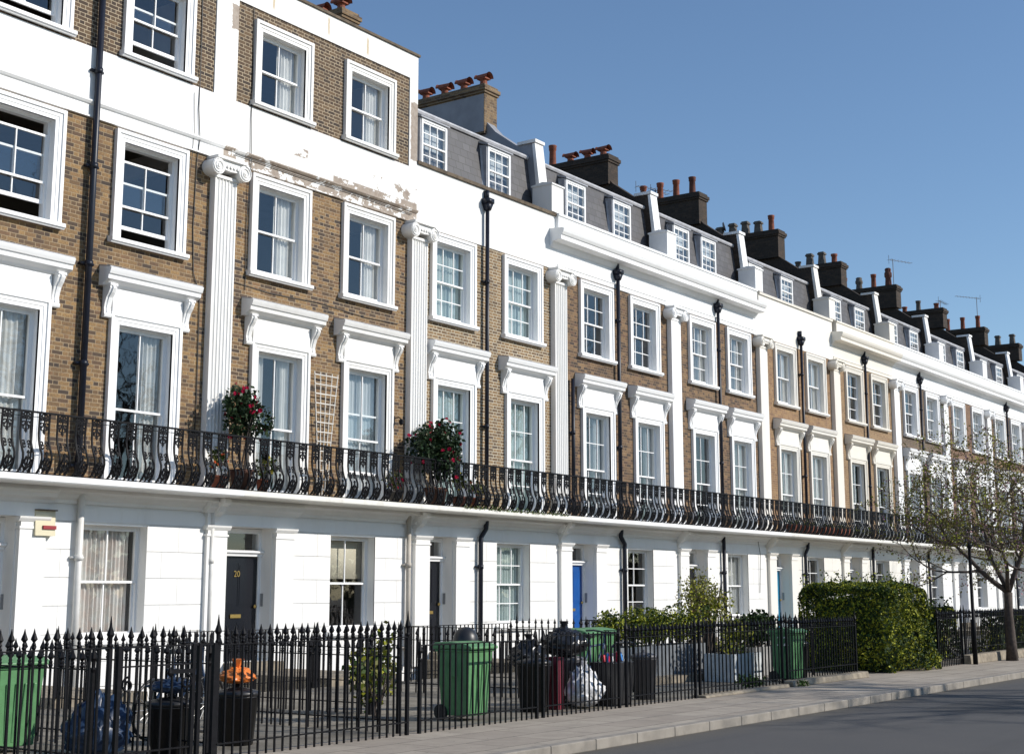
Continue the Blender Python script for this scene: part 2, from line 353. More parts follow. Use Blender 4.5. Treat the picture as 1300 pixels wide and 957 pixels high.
# ------------------------------------------------------------------ windows
YG=.16   # glass line behind the wall face
def window(root,cx,z0,w,h,trim,style,cols=2,rows=(1,1),meet=.5,curtain=None,sill=True,arch=True,lower_open=0.,upper_open=0.,frame='white trim',depth=YG,gf=False,w_arch=.21,cmat='curtain white'):
    key=('win',w,h,trim,sill,arch,depth,w_arch)
    def sur(m):
        a=w_arch if arch else 0
        x0,x1=-w/2,w/2
        yf=-.05 if arch else -.021
        # reveals
        m.face([(x0,yf,0),(x0,depth,0),(x0,depth,h),(x0,yf,h)]); m.face([(x1,yf,0),(x1,yf,h),(x1,depth,h),(x1,depth,0)])
        m.face([(x0,yf,h),(x0,depth,h),(x1,depth,h),(x1,yf,h)]); m.face([(x0,yf,0),(x1,yf,0),(x1,depth,0),(x0,depth,0)])
        if arch:
            for (px,pw,pj) in ((0,.075,.05),(.072,.075,.062),(.144,a-.144,.088)):
                m.box(x0-px-pw,x0-px,-pj,.0,0,h+px); m.box(x1+px,x1+px+pw,-pj,.0,0,h+px)
                m.box(x0-px-pw,x1+px+pw,-pj,.0,h+px,h+px+pw)
    me=cached(key,'window',trim,sur)
    o=put('window',me,root,(cx,0,z0))
    if sill:
        def sl(m):
            a=(w_arch+.05) if arch else .08
            m.prism_x([(-.13,-.09),(-.15,-.085),(-.15,-.02),(-.13,-.012),(.22,.035),(.22,-.05),(0,-.1),(-.06,-.1),(-.07,-.12),(-.11,-.12),(-.12,-.1)],-w/2-a,w/2+a)
        put('sill',cached(('sill',w,arch,trim),'sill',trim,sl),o)
    zm=h*meet
    def fr(m):
        t=.042; y0,y1=depth-.055,depth+.07
        m.box(-w/2,-w/2+t,y0,y1,0,h); m.box(w/2-t,w/2,y0,y1,0,h); m.box(-w/2+t,w/2-t,y0,y1,h-t,h); m.box(-w/2+t,w/2-t,y0,y1,0,t*.9)
    put('window_frame',cached(('fr',w,h,depth,frame),'window_frame',frame,fr),o)
    def sash(za,zb,nc,nr,y,dz,nm):
        def f(m):
            t=.04; s=.022; X0=-w/2+.04; X1=w/2-.04
            m.box(X0,X0+t,y,y+.04,za,zb); m.box(X1-t,X1,y,y+.04,za,zb)
            m.box(X0+t,X1-t,y,y+.04,za,za+(t if nm=='u' else t*1.7)); m.box(X0+t,X1-t,y,y+.04,zb-t,zb)
            for i in range(1,nc): 
                x=X0+(X1-X0)*i/nc; m.box(x-s/2,x+s/2,y+.004,y+.034,za+t*.9,zb-t*.9)
            for j in range(1,nr):
                z=za+(zb-za)*j/nr; m.box(X0+t*.9,X1-t*.9,y+.007,y+.031,z-s/2,z+s/2)
        so=put('sash',cached(('sash',w,h,nc,nr,nm,za,zb,y,frame),'sash',frame,f),o,(0,0,dz))
        def g(m):
            m.face([(-w/2+.06,y+.022,za+.02),(w/2-.06,y+.022,za+.02),(w/2-.06,y+.022,zb-.02),(-w/2+.06,y+.022,zb-.02)])
        put('pane',cached(('pane',w,h,za,zb,y),'pane','window glass',g),o,(0,0,dz))
    ru,rl=rows
    sash(zm-.02,h-.045,cols,ru,depth-.045,-upper_open,'u')
    sash(.045,zm+.025,cols,rl,depth+.0,lower_open,'l')
    if curtain:
        yc=depth+.11
        def cur(m,kind=curtain):
            def pleat(xa,xb,za,zb,nw,amp,taper=0,lean=0):
                K=max(8,nw*6); pts=[]
                for i in range(K+1):
                    t=i/K; x=xa+(xb-xa)*t; y=yc+amp*math.sin(t*nw*2*PI+xa*3)+amp*.4*math.sin(t*nw*4.7+1)
                    pts.append((x,y))
                for i in range(K):
                    (xa_,ya),(xb_,yb)=pts[i],pts[i+1]
                    def cv(x,z): 
                        return x+lean*max(0,(1-(z-za)/(zb-za)))
                    m.face([(cv(xa_,za),ya,za),(cv(xb_,za),yb,za),(xb_,yb,zb),(xa_,ya,zb)])
            if kind in('full','net'): pleat(-w/2,w/2,.02,h-.03,int(w*9),.022)
            if kind=='full2': pleat(-w/2,w/2*.80,.02,h-.03,int(w*10),.03)
            if kind=='drape': pleat(-w/2,-w/2*.35,.02,h,5,.03); pleat(w/2*.35,w/2,.02,h,5,.03)
            if kind=='right': pleat(w/2*.15,w/2,.02,h,5,.03)
            if kind=='blind': m.box(-w/2,w/2,yc,yc+.01,h*.55,h)
            if kind=='halfnet': pleat(-w/2,w/2,.02,h*.98,int(w*8),.02); 
        ccm=cmat
        cm=cached(('cur',w,h,curtain,cmat,depth),'curtain',ccm,cur,True)
        put('curtain',cm,o)
    return o
def hood(win,w,h,trim,key='h'):
    """cornice on consoles above a first floor window; coordinates of the window: opening w x h"""
    def f(m):
        a=.21; X=w/2+a
        m.box(-X+.02,X-.02,-.075,0,h+a+.006,h+a+.52)              # frieze
        z=h+a+.50
        m.prism_x([(0,z-.05),(-.10,z-.05),(-.14,z-.01),(-.16,z+.0),(-.26,z+.05),(-.27,z+.13),(-.30,z+.14),(-.32,z+.19),(-.335,z+.24),(-.30,z+.262),(0,z+.31)],-X-.26,X+.26)
        for sx in (-1,1):                                         # consoles
            prof=[(0,-.62),(-.05,-.60),(-.07,-.52),(-.055,-.45),(-.075,-.36),(-.11,-.26),(-.17,-.18),(-.21,-.10),(-.20,-.05),(0,-.05)]
            c=sx*(X+.085)
            m.prism_x([(y,z+q) for y,q in prof],c-.075,c+.075)
            m.prism_x([(y*1.1-.008,z+q) for y,q in prof[1:-1]]+[(0,z-.05),(0,z-.6)],c-.025,c+.025)
            m.box(c-.085,c+.085,-.225,-.0,z-.056,z-.012)
            m.prism_x([(-.02-.05*math.cos(t*PI/4)-.02,z-.58+.05*math.sin(t*PI/4)) for t in range(8)],c-.082,c+.082)
    put('hood',cached(('hood',w,h,trim,key),'hood',trim,f),win)
    def g(m):
        z=h+.21+.50; X=w/2+.21
        m.prism_x([(.0,z+.314),(-.30,z+.266),(-.31,z+.262),(-.31,z+.275),(0,z+.335)],-X-.265,X+.265)
    put('hood_flashing',cached(('hoodl',w,h),'hood_flashing','white lead',g),win)

def wall_grid(m,x0,x1,z0,z1,holes,y=0,mi=0):
    xs=sorted(set([x0,x1]+[a for h in holes for a in h[:2] if x0<a<x1])); zs=sorted(set([z0,z1]+[a for h in holes for a in h[2:] if z0<a<z1]))
    for i in range(len(xs)-1):
        for j in range(len(zs)-1):
            cx=(xs[i]+xs[i+1])/2; cz=(zs[j]+zs[j+1])/2
            if any(h[0]<cx<h[1] and h[2]<cz<h[3] for h in holes): continue
            m.face([(xs[i],y,zs[j]),(xs[i+1],y,zs[j]),(xs[i+1],y,zs[j+1]),(xs[i],y,zs[j+1])],mi)

# ------------------------------------------------------------------ railing panel (shared mesh)
def belly(z):
    pts=[(0,-.045),(.04,.0),(.12,.065),(.22,.10),(.32,.095),(.42,.05),(.52,.01),(.62,-.01),(.75,-.008),(1.0,0)]
    for i in range(len(pts)-1):
        if z<=pts[i+1][0]:
            t=(z-pts[i][0])/(pts[i+1][0]-pts[i][0]); t=t*t*(3-2*t); return -(pts[i][1]+(pts[i+1][1]-pts[i][1])*t)
    return 0
def rail_panel(m):
    def P(u,z): return (u,belly(z),z)
    for sx in (-.095,.095):
        m.tube([P(sx,z) for z in (0,.04,.1,.16,.24,.32,.4,.48,.56,.66,.8,.99)],.0185,4)
    def arc(cx,cz,r,a0,a1,t=.0135,n=7,sp=0):
        m.tube([P(cx+(r-sp*i/n)*math.cos(a0+(a1-a0)*i/n),cz+(r-sp*i/n)*math.sin(a0+(a1-a0)*i/n)) for i in range(n+1)],t,4)
    def blob(u,z,a,b):
        a*=1.3; b*=1.2
        m.hexa([(u,belly(z)-.01,z-b),(u+a,belly(z),z),(u,belly(z)+.01,z+b),(u-a,belly(z),z)][0:4],[(u,belly(z)-.011,z-b*.9),(u+a*.8,belly(z)-.012,z),(u,belly(z)-.011,z+b*.9),(u-a*.8,belly(z)-.012,z)])
    for s in (-1,1):
        arc(s*.048,.905,.040,PI/2,PI/2+s*PI*1.7,sp=.02)
        arc(s*.045,.815,.036,-PI/2,-PI/2-s*PI*1.6,sp=.016)
        arc(s*.02,.955,.028,0,PI)
        arc(s*.03,.74,.030,PI/2,PI/2-s*PI*1.2,sp=.01)
        blob(s*.047,.905,.014,.014); blob(s*.06,.77,.018,.02); blob(s*.07,.95,.02,.016)
        arc(s*.047,.505,.036,-PI/2,-PI/2+s*PI*1.75,sp=.02)
        arc(s*.047,.43,.034,PI/2,PI/2-s*PI*1.75,sp=.02); blob(s*.035,.468,.02,.02)
        m.tube([P(0,.04),P(s*.03,.08),P(s*.075,.13),P(s*.08,.19),P(s*.05,.215)],.015,4)
        m.tube([P(0,.10),P(s*.04,.15),P(s*.055,.22),P(s*.03,.265)],.014,4)
        arc(s*.05,.075,.034,-PI/2,-PI/2+s*PI*1.5,sp=.01); blob(s*.06,.17,.022,.03); blob(s*.028,.23,.018,.028)
    m.tube([P(0,.02),P(0,.12),P(0,.24),P(0,.33)],.015,4); blob(0,.33,.028,.035); blob(0,.12,.03,.045)
    m.tube([P(0,.99),P(0,.86),P(0,.70)],.014,4); blob(0,.69,.026,.04); blob(0,.80,.03,.035); blob(0,.90,.022,.03)
PITCH=.352
ME_PANEL=cached('panel','railing_panel','iron paint',rail_panel)

def fluted(m,w,d,z0,z1,nf):
    pts=[(-w/2,0),(-w/2,-d)]
    e=.03; fw=(w-2*e)/nf
    for i in range(nf):
        a=-w/2+e+i*fw
        pts.append((a+.008,-d))
        for k in range(1,5):
            t=PI*k/5; pts.append((a+fw/2-(fw/2-.010)*math.cos(t),-d+.028*math.sin(t)))
        pts.append((a+fw-.008,-d))
    pts+=[(w/2,-d),(w/2,0)]
    m.prism_z(pts,z0,z1)
def capital(m,zt,w=.6,d=.14):
    # ionic: volutes, echinus, abacus ; zt = top
    for s in (-1,1):
        c=s*.355; z=zt-.24
        m.disc_y(c,z,.165,-d-.17,0,20); 
        for (r,pj) in ((.165,.185),):
            pass
        path=[]
        for k in range(26):
            t=k/25; r=.158*(1-t)+.03*t; a=PI/2+(-s)*t*2*PI*2.1
            path.append((c+r*math.cos(a),-d-.175,z+r*math.sin(a)))
        m.tube(path,.017,5); m.disc_y(c,z,.035,-d-.195,-d-.16,10)
    m.prism_y([(-.36,zt-.07),(-.36,zt-.2),(-.2,zt-.26),(0,zt-.28),(.2,zt-.26),(.36,zt-.2),(.36,zt-.07)],-d-.13,0)
    m.box(-.40,.40,-d-.19,0,zt-.07,zt-.012)
    for i in range(5):
        m.disc_y(-.18+.09*i,zt-.19,.035,-d-.16,-d-.1,8)
    m.box(-w/2-.02,w/2+.02,-d-.03,0,zt-.42,zt-.36)

def pot(m,kind):
    if kind=='tall': m.lathe([(.13,0),(.12,.06),(.105,.5),(.125,.52),(.125,.6),(.135,.62),(.135,.66),(.09,.66),(.09,.55)],12)
    elif kind=='hood':
        m.lathe([(.15,0),(.12,.05),(.10,.22),(.13,.26)],12)
        # half round ridge piece on top with flared ends, axis along y
        n=8
        for k in range(n):
            a0=PI*k/n; a1=PI*(k+1)/n
            for (ya,yb,ra,rb) in ((-.23,-.18,.165,.145),(-.18,.18,.145,.145),(.18,.23,.145,.165)):
                for dr in (0,-.03):
                    m.face([((ra+dr)*math.cos(a0),ya,.28+(ra+dr)*math.sin(a0)),((ra+dr)*math.cos(a1),ya,.28+(ra+dr)*math.sin(a1)),((rb+dr)*math.cos(a1),yb,.28+(rb+dr)*math.sin(a1)),((rb+dr)*math.cos(a0),yb,.28+(rb+dr)*math.sin(a0))])
        m.box(-.13,.13,-.15,.15,.25,.29)
    elif kind=='square':
        m.hexa([(-.14,-.14,0),(.14,-.14,0),(.14,.14,0),(-.14,.14,0)],[(-.11,-.11,.4),(.11,-.11,.4),(.11,.11,.4),(-.11,.11,.4)])
        m.box(-.15,.15,-.15,.15,.4,.46); m.box(-.12,.12,-.12,.12,.46,.5)
    elif kind=='short': m.lathe([(.14,0),(.12,.04),(.11,.22),(.14,.24),(.14,.3),(.1,.3)],12)
    elif kind=='fat': m.lathe([(.16,0),(.15,.1),(.13,.35),(.17,.4),(.17,.55),(.13,.6),(.15,.7),(.1,.75)],12)

# ------------------------------------------------------------------ houses
P=[-12.4,-6.3,-.23,5.88,11.84,18.14,24.2,30.45,36.6,42.6,48.75,54.9,61.0]
# index k in P -> house starts there. (k=1 : the left one in view)
def house(k,label,S):
    x0=P[k]; W=P[k+1]-x0
    root=thing('terrace_house',label,'house',(x0,0,0),'houses of the terrace')
    tp=S['top']; trim=S['trim']; par=S['par']; gfp=S['gf']; bk=S['brick']
    c2=S['c2']; c1=S.get('c1',tuple(c+.05 for c in c2)); w2=1.32; h2=1.84; z2=8.02
    w1=1.26; z1=3.56; h1=2.86
    gx=S.get('gx',4.1); gw=1.42; gz=.82; gh=1.98
    dxa,dxb=S.get('door_x',(.64,1.78))
    holes=[]
    for c in c2: holes.append((c-w2/2,c+w2/2,z2,z2+h2))
    for c in c1: holes.append((c-w1/2,c+w1/2,z1,z1+h1))
    z3=11.6; h3=1.56; zw3=11.60
    m=MB(); wall_grid(m,0,W,3.45,10.12,holes); 
    m.build('brick_wall',bk,root)
    # ground floor
    m=MB(); gh_=[(gx-gw/2,gx+gw/2,gz,gz+gh),(dxa,dxb,.3,2.88)]
    wall_grid(m,0,W,-1.75,3.45,gh_,0)
    # reveals of the door
    for (xa,xb) in ((dxa,dxb),):
        m.face([(xa,0,.3),(xa,.55,.3),(xa,.55,2.88),(xa,0,2.88)]); m.face([(xb,0,.3),(xb,.55,.3),(xb,.55,2.88),(xb,0,2.88)])
        m.face([(xa,0,2.88),(xb,0,2.88),(xb,.55,2.88),(xa,.55,2.88)]); m.face([(xa,0,.3),(xb,0,.3),(xb,.55,.3),(xa,.55,.3)])
    # ashlar blocks
    zt=2.83; r=0
    m.box(.0,W,-.03,.0005,-1.7,-.06)
    wx0=dxb+.56; wx1=W-.12
    while zt>0.2:
        zb=zt-.478
        segs=[(wx0,wx1)]
        if zt>gz+.1: segs=[(wx0,gx-gw/2),(gx+gw/2,wx1)]
        if zb<gz<zt-.05: pass
        for (a,b) in segs:
            j=a+(.35 if r%2 else .75); xs=[a]
            while j<b-.25: xs.append(j); j+=.8
            xs.append(b)
            for i in range(len(xs)-1):
                m.box(xs[i]+(.003 if i else 0),xs[i+1]-(.003 if i<len(xs)-2 else 0),-.022,.0005,max(zb+.012,.02),zt)
        zt=zb; r+=1
    m.box(wx0,W,-.035,.0,2.845,3.05); 
    o=m.build('ground_floor_wall',[gfp],root); 
    # porch
    m=MB()
    for (a,b) in ((dxa-.54,dxa-.02),(dxb+.02,dxb+.54)):
        m.box(a,b,-.10,.0,0,2.68); m.box(a-.02,b+.02,-.12,0,2.68,2.72); m.box(a+.01,b-.01,-.11,0,2.72,2.80); m.prism_x([(0,2.80),(-.12,2.80),(-.16,2.85),(-.17,2.885),(0,2.885)],a-.05,b+.05)
    m.box(dxa-.54,dxb+.54,-.105,0,2.886,3.12)
    m.prism_x([(0,3.12),(-.14,3.12),(-.17,3.17),(-.25,3.22),(-.27,3.28),(-.30,3.31),(-.30,3.34),(0,3.34)],dxa-.62,dxb+.62)
    m.build('porch',gfp,root)
    m=MB(); m.box(dxa-.3,dxb+.3,-3.12,-.11,-.25,.14); m.box(dxa-.02,dxb+.02,-.40,.5,.14,.298)
    m.build('doorstep','low wall concrete',root)
    # door
    yd=.34; dm=S['door']; cxd=(dxa+dxb)/2; lw=round((dxb-dxa)/2-.07,3)
    def dr(m):
        m.box(-lw,lw,yd-.02,yd+.03,.31,2.33)
        for (a,b) in ((-lw+.10,-.05),(.05,lw-.10)):
            for (c,d) in ((.5,1.05),(1.35,2.2)):
                m.box(a,b,yd-.028,yd-.02,c,d); m.box(a+.04,b-.04,yd-.036,yd-.028,c+.04,d-.04)
    d=put('front_door',cached(('door',dm,lw),'front_door',dm,dr),root,(cxd,0,0))
    def db(m):
        m.lathe([(.012,0),(.035,.01),(.04,.03),(.02,.05)],8,(0,0))
    hk=put('door_knob',cached('knob','door_knob','brass',db,True),d,(lw-.07,yd-.04,1.35)); hk.rotation_euler=(PI/2,0,0)
    m=MB(); m.box(-.14,.14,yd-.045,yd-.037,1.13,1.2); m.build('letter_slot','brass',d)
    if S.get('num'):
        t=text_mesh(S['num'],.17); t.materials.append(MATS['brass']); put('house_number',t,d,(0,yd-.045,1.98),rot=(PI/2,0,0))
    m=MB(); 
    m.box(dxa,cxd-lw,yd-.05,yd+.04,.3,2.87); m.box(cxd+lw,dxb,yd-.05,yd+.04,.3,2.87); m.box(cxd-lw,cxd+lw,yd-.05,yd+.04,2.78,2.87)
    m.prism_x([(yd-.02,2.33),(yd-.09,2.33),(yd-.10,2.37),(yd-.15,2.40),(yd-.15,2.43),(yd-.05,2.45),(yd-.02,2.45)],dxa+.01,dxb-.01)
    m.build('door_frame',S.get('frame','white trim'),root)
    m=MB(); m.face([(cxd-lw,yd,2.45),(cxd+lw,yd,2.45),(cxd+lw,yd,2.78),(cxd-lw,yd,2.78)]); m.build('fanlight','window glass',root)
    m=MB(); m.box(dxb-.012,dxb-.001,.2,.27,1.35,1.6); m.build('entry_phone','steel',root)
    # cornice under balcony + ledge (slab)
    m=MB()
    m.prism_x([(0,3.14),(-.05,3.14),(-.06,3.2),(-.12,3.25),(-.15,3.3),(-.25,3.34),(-.26,3.398),(0,3.398)],0,W)
    m.build('ground_floor_cornice',gfp,root)
    m=MB(); m.prism_x([(0,3.40),(-.93,3.40),(-.95,3.42),(-.95,3.47),(-.93,3.485),(-.93,3.505),(-.90,3.52),(0,3.53)],.001,W-.001)
    bal=m.build('balcony',S.get('slab','ledge paint'),root)
    m=MB()   # bracket at party line
    for xx in (0,):
        m.prism_x([(0,3.395),(-.42,3.395),(-.44,3.30),(-.33,3.24),(-.28,3.14),(-.15,3.05),(-.08,2.9),(0,2.86)],xx-.14+.14,xx+.16)
    m.build('bracket',gfp,root)
    # balcony railing panels
    n=int(round(W/PITCH)); pt=W/n
    for i in range(n):
        q=put('railing_panel',ME_PANEL,bal,(pt*(i+.5),-.875,3.525)); q.scale=(pt/PITCH,1,1); q.rotation_euler=(R.gauss(0,.006),R.gauss(0,.006),R.gauss(0,.02))
    m=MB()
    m.box(0,W,-.902,-.848,4.515,4.545); m.box(0,W,-.886,-.864,4.445,4.455); m.box(0,W,-.845,-.825,3.53,3.545)
    m.build('handrail','iron paint',bal)
    # windows
    tm=S['tm']
    g2=S.get('g2',(3,2,2)); g1=S.get('g1',(3,2,2)); gg=S.get('gg',(2,2,2)); cu=S.get('cu',('net','net','net','net','full')); cm=S.get('cm',['net curtain']*5)
    op=S.get('open',{})
    for i,c in enumerate(c2):
        window(root,c,z2,w2,h2,tm,None,g2[0],g2[1:],.5,cu[i],True,True,cmat=cm[i],lower_open=op.get(('2l',i),0),upper_open=op.get(('2u',i),0))
    for i,c in enumerate(c1):
        w_=window(root,c,z1,w1,h1,tm,None,g1[0],g1[1:],.47,cu[2+i],False,True,cmat=cm[2+i],lower_open=op.get(('1l',i),0))
        hood(w_,w1,h1,tm)
    window(root,gx,gz,gw,gh,gfp,None,gg[0],gg[1:],.5,cu[4],True,False,cmat=cm[4],depth=.25)
    # interior rooms
    m=MB(); ys,yb=.56,4.2; xa,xb=.12,W-.12
    fl=[(.25,3.35),(3.54,7.3),(7.36,10.5)]+([(10.7,13.7)] if tp=='attic' else [])
    for (a,b) in fl:
        m.face([(xa,ys-.5,a),(xb,ys-.5,a),(xb,yb,a),(xa,yb,a)],1); m.face([(xa,ys-.5,b),(xb,ys-.5,b),(xb,yb,b),(xa,yb,b)])
        m.face([(xa,yb,a),(xb,yb,a),(xb,yb,b),(xa,yb,b)])
        for q in (xa,xb): m.face([(q,.02,a),(q,yb,a),(q,yb,b),(q,.02,b)])
    m.face([(dxb+.5,.5,.25),(dxb+.5,yb,.25),(dxb+.5,yb,3.35),(dxb+.5,.5,3.35)])
    m.build('interior',['interior wall','interior floor'],root)
    # party line pilaster at left edge (x=0)
    fl_=S.get('flutes',6)
    if k>=1:
        m=MB()
        if fl_: fluted(m,.58,.15,3.8,9.75,fl_)
        else: m.box(-.29,.29,-.15,0,3.8,9.75)
        m.box(-.33,.33,-.18,0,3.53,3.72); m.box(-.31,.31,-.165,0,3.72,3.8)
        pl=m.build('pilaster',S.get('pil',tm),root)
        m=MB(); capital(m,10.12); m.build('capital',S.get('pil',tm),pl)
    # upper works
    D=9.
    if tp=='attic':
        zt=14.22
        hl=[(c-1.30/2,c+1.30/2,zw3,zw3+h3) for c in S['c3']]
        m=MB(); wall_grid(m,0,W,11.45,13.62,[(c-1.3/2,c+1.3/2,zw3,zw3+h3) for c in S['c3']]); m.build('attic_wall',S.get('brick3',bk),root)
        m=MB(); m.box(-.0,W,-.03,.0,10.12,11.45)
        st=.30
        m.box(0,st,-.03,0,11.45,13.62); m.box(W-st,W,-.03,0,11.45,13.62)
        m.box(0,W,-.03,.3,13.62,zt)
        m.prism_x([(-.03,10.36),(-.06,10.37),(-.09,10.41),(-.09,10.435),(-.03,10.46)],0,W)
        m.box(0,W,-.055,-.03,10.121,10.15)
        m.build('stucco_band',par,root)
        m=MB(); m.prism_x([(-.07,zt+.002),(-.07,zt+.06),(.35,zt+.10),(.35,zt+.002)],0,W+(.04 if k==2 else 0)); m.build('coping','coping stone',root)
        for i,c in enumerate(S['c3']):
            window(root,c,zw3,1.3,h3,tm,None,S['g3'][0],S['g3'][1:],.5,S['cu3'][i],True,True,cmat='curtain white',lower_open=op.get(('3l',i),0))
        m=MB(); 
        m.face([(0,.3,zt-.3),(W,.3,zt-.3),(W,D,zt-.3),(0,D,zt-.3)]); m.face([(0,.3,zt),(0,.3,zt-.3),(W,.3,zt-.3),(W,.3,zt)])
        m.build('roof','roof felt',root)
        ztop=zt
    else:
        ztop=13.7
        m=MB()
        if tp=='plain':
            m.box(.001,W-.001,-.02,.30,10.12,11.58)
            m.build('parapet',par,root)
            m=MB(); m.prism_x([(-.07,11.583),(-.08,11.66),(.33,11.68),(.33,11.583)],.001,W-.001); m.build('coping',S.get('cop','coping stone'),root)
        else:
            a=S.get('ca',0); b=S.get('cb',W)
            m.box(.001,W-.001,-.02,.0,10.12,11.0)
            m.prism_x([(-.02,10.122),(-.045,10.13),(-.045,10.24),(-.065,10.25),(-.065,10.27),(-.02,10.28)],.001,W-.001)
            m.prism_x([(0,10.70),(-.05,10.70),(-.09,10.76),(-.12,10.80),(-.14,10.84),(-.40,10.86),(-.40,10.98),(-.43,10.99),(-.47,11.06),(-.49,11.14),(-.44,11.17),(0,11.2)],a,b)
            m.box(a+.3 if a<0 else a,b,-.12,.30,11.18,11.60); m.prism_x([(-.16,11.60),(-.16,11.66),(.32,11.68),(.32,11.60)],a+.28 if a<0 else a,b)
            m.build('parapet',par,root)
        # little pier at party line
        m=MB(); m.box(W-.32,W+.25,-.08,.55,11.68,12.42); m.prism_x([(-.11,12.42),(-.11,12.46),(.2,12.52),(.58,12.46),(.58,12.42)],W-.35,W+.28)
        m.build('parapet_pier',par,root)
        # mansard
        m=MB()
        ds=S.get('dorm',(c2[0]-.08,c2[1]-.2)); dw=.50; zb_,zt_=11.45,(13.30 if k<6 else 13.08); yb_,yt_=.58,.82
        def ym(z): return yb_+(yt_-yb_)*(z-zb_)/(zt_-zb_)
        m.face([(.1,yb_,zb_),(W-.1,yb_,zb_),(W-.1,yt_,zt_),(.1,yt_,zt_)])
        m.build('mansard_slope','slate tiles',root)
        m=MB(); m.prism_x([(yt_-.05,zt_-.02),(yt_-.08,zt_+.03),(yt_-.06,zt_+.08),(yt_+.15,zt_+.13),(yt_+.15,zt_-.02)],.15,W-.2); m.build('mansard_flashing','white lead',root)
        m=MB(); m.face([(0,yt_+.12,zt_+.08),(W,yt_+.12,zt_+.08),(W,4.5,12.9),(0,4.5,12.9)]); m.face([(0,4.5,12.9),(W,4.5,12.9),(W,D,13.0),(0,D,13.0)])
        m.face([(.0,.3,11.5),(W,.3,11.5),(W,.6,11.5),(0,.6,11.5)])
        m.build('roof','roof felt',root)
        for c in ds:
            m=MB()
            y0=.56; za,zb=11.85,zt_-.28
            # cheeks and lead roof
            for s in (-1,1):
                xx=c+s*dw
                m.hexa([(xx,y0,za-.1),(xx+s*.05,y0,za-.1),(xx+s*.05,ym(za-.1)+.02,za-.1),(xx,ym(za-.1)+.02,za-.1)],[(xx,y0,zb+.06),(xx+s*.05,y0,zb+.06),(xx+s*.05,ym(zb)+.1,zb+.12),(xx,ym(zb)+.1,zb+.12)])
                m.face([(xx+s*.05,y0+.0,za-.1),(xx+s*.13,y0+.06,za-.15),(xx+s*.07,ym(zb)-.02,zb),(xx+s*.05,ym(zb)-.06,zb)])
            m.prism_x([(y0-.06,zb+.06),(y0-.06,zb+.10),(.95,zb+.26),(.95,zb+.2)],c-dw-.07,c+dw+.07)
            do=m.build('dormer','lead',root)
            m=MB(); w=dw*2; h=zb-za; t=.06; y=y0-.02
            m.box(c-dw,c-dw+t,y,y+.08,za,zb); m.box(c+dw-t,c+dw,y,y+.08,za,zb); m.box(c-dw,c+dw,y,y+.08,zb,zb+.06); m.box(c-dw-.03,c+dw+.03,y-.05,y+.08,za-.06,za)
            m.box(c-dw+t,c+dw-t,y+.02,y+.06,zb-.05,zb); m.box(c-dw+t,c+dw-t,y+.02,y+.07,za,za+.06); zc=(za+zb)/2; m.box(c-dw+t,c+dw-t,y+.0,y+.06,zc-.02,zc+.02)
            nc=S.get('dc',3)
            for i in range(1,nc): xx=c-dw+t+(w-2*t)*i/nc; m.box(xx-.011,xx+.011,y+.025,y+.055,za+.05,zb-.04)
            for zz in (za+h*.27,za+h*.75): m.box(c-dw+t,c+dw-t,y+.028,y+.052,zz-.011,zz+.011)
            m.build('dormer_sash','white trim',do)
            m=MB(); m.face([(c-dw+.05,y+.04,za+.03),(c+dw-.05,y+.04,za+.03),(c+dw-.05,y+.04,zb-.03),(c-dw+.05,y+.04,zb-.03)]); m.build('dormer_pane','window glass',do)
            m=MB(); m.face([(c-dw,y+.16,za),(c+dw,y+.16,za),(c+dw,y+.16,zb),(c-dw,y+.16,zb)]); m.build('dormer_curtain','net curtain',do)
        # raised party wall at right end
        th=.36
        m=MB(); pr=[(.40,11.45),(.40,12.40),(.48,12.62),(.62,13.72),(1.10,13.74),(1.2,13.78),(1.9,14.30),(2.3,14.75),(3.6,14.75),(4.6,14.6),(9,13.9),(9,11.4)]
        m.prism_x(pr,W-th/2,W+th/2); m.build('party_wall',S.get('pw','soot brick'),root)
        m=MB(); m.prism_x([(.37,12.35),(.41,12.55),(.55,13.72),(.64,13.72),(.52,12.50)],W-th/2-.02,W+th/2+.02); m.box(W-th/2-.05,W+th/2+.05,.51,1.12,13.745,13.83); 
        m.build('party_wall_coping',S.get('pc',par),root)
    # side and back walls
    m=MB(); e=.004
    m.face([(e,.01,-.02),(e,D,-.02),(e,D,ztop-.4),(e,.01,ztop-.4 if tp=='attic' else 11.5)]) 
    xr=W-e; m.face([(xr,.01,-.02),(xr,D,-.02),(xr,D,ztop-.4),(xr,.01,ztop-.4 if tp=='attic' else 11.5)])
    m.face([(0,D,-.02),(W,D,-.02),(W,D,ztop-.4),(0,D,ztop-.4)])
    if tp=='attic': m.box(W-.3,W,.0,D,10.1,zt,1)
    m.build('rear_wall',['brown brick','old white paint'],root)
    # chimney on right party line
    st=S.get('stack')
    if st:
        y0,y1,z0,zt,smat,pots=st
        m=MB(); xw=.30
        m.box(W-xw,W+xw,y0,y1,z0,zt-.26); m.box(W-xw-.04,W+xw+.04,y0-.04,y1+.04,zt-.26,zt-.19); m.box(W-xw-.075,W+xw+.075,y0-.075,y1+.075,zt-.19,zt-.08); m.box(W-xw-.02,W+xw+.02,y0-.02,y1+.02,zt-.08,zt)
        ch=m.build('chimney_stack',smat,root)
        if smat=='stack brick':
            m=MB(); m.box(W-xw-.012,W-xw-.001,y0+.02,y1-.02,z0+.05,zt-.3); m.build('rendered_side','grey render',ch)
        for (yy,kind,pm,sc) in pots:
            q=put('chimney_pot',cached(('pot',kind,pm),'chimney_pot',pm,lambda m,kind=kind:pot(m,kind),kind!='square' and kind!='hood'),ch,(W,yy,zt-.01)); q.scale=(1,1,sc)
            if kind=='hood': q.rotation_euler=(0,0,R.uniform(-.12,.12))
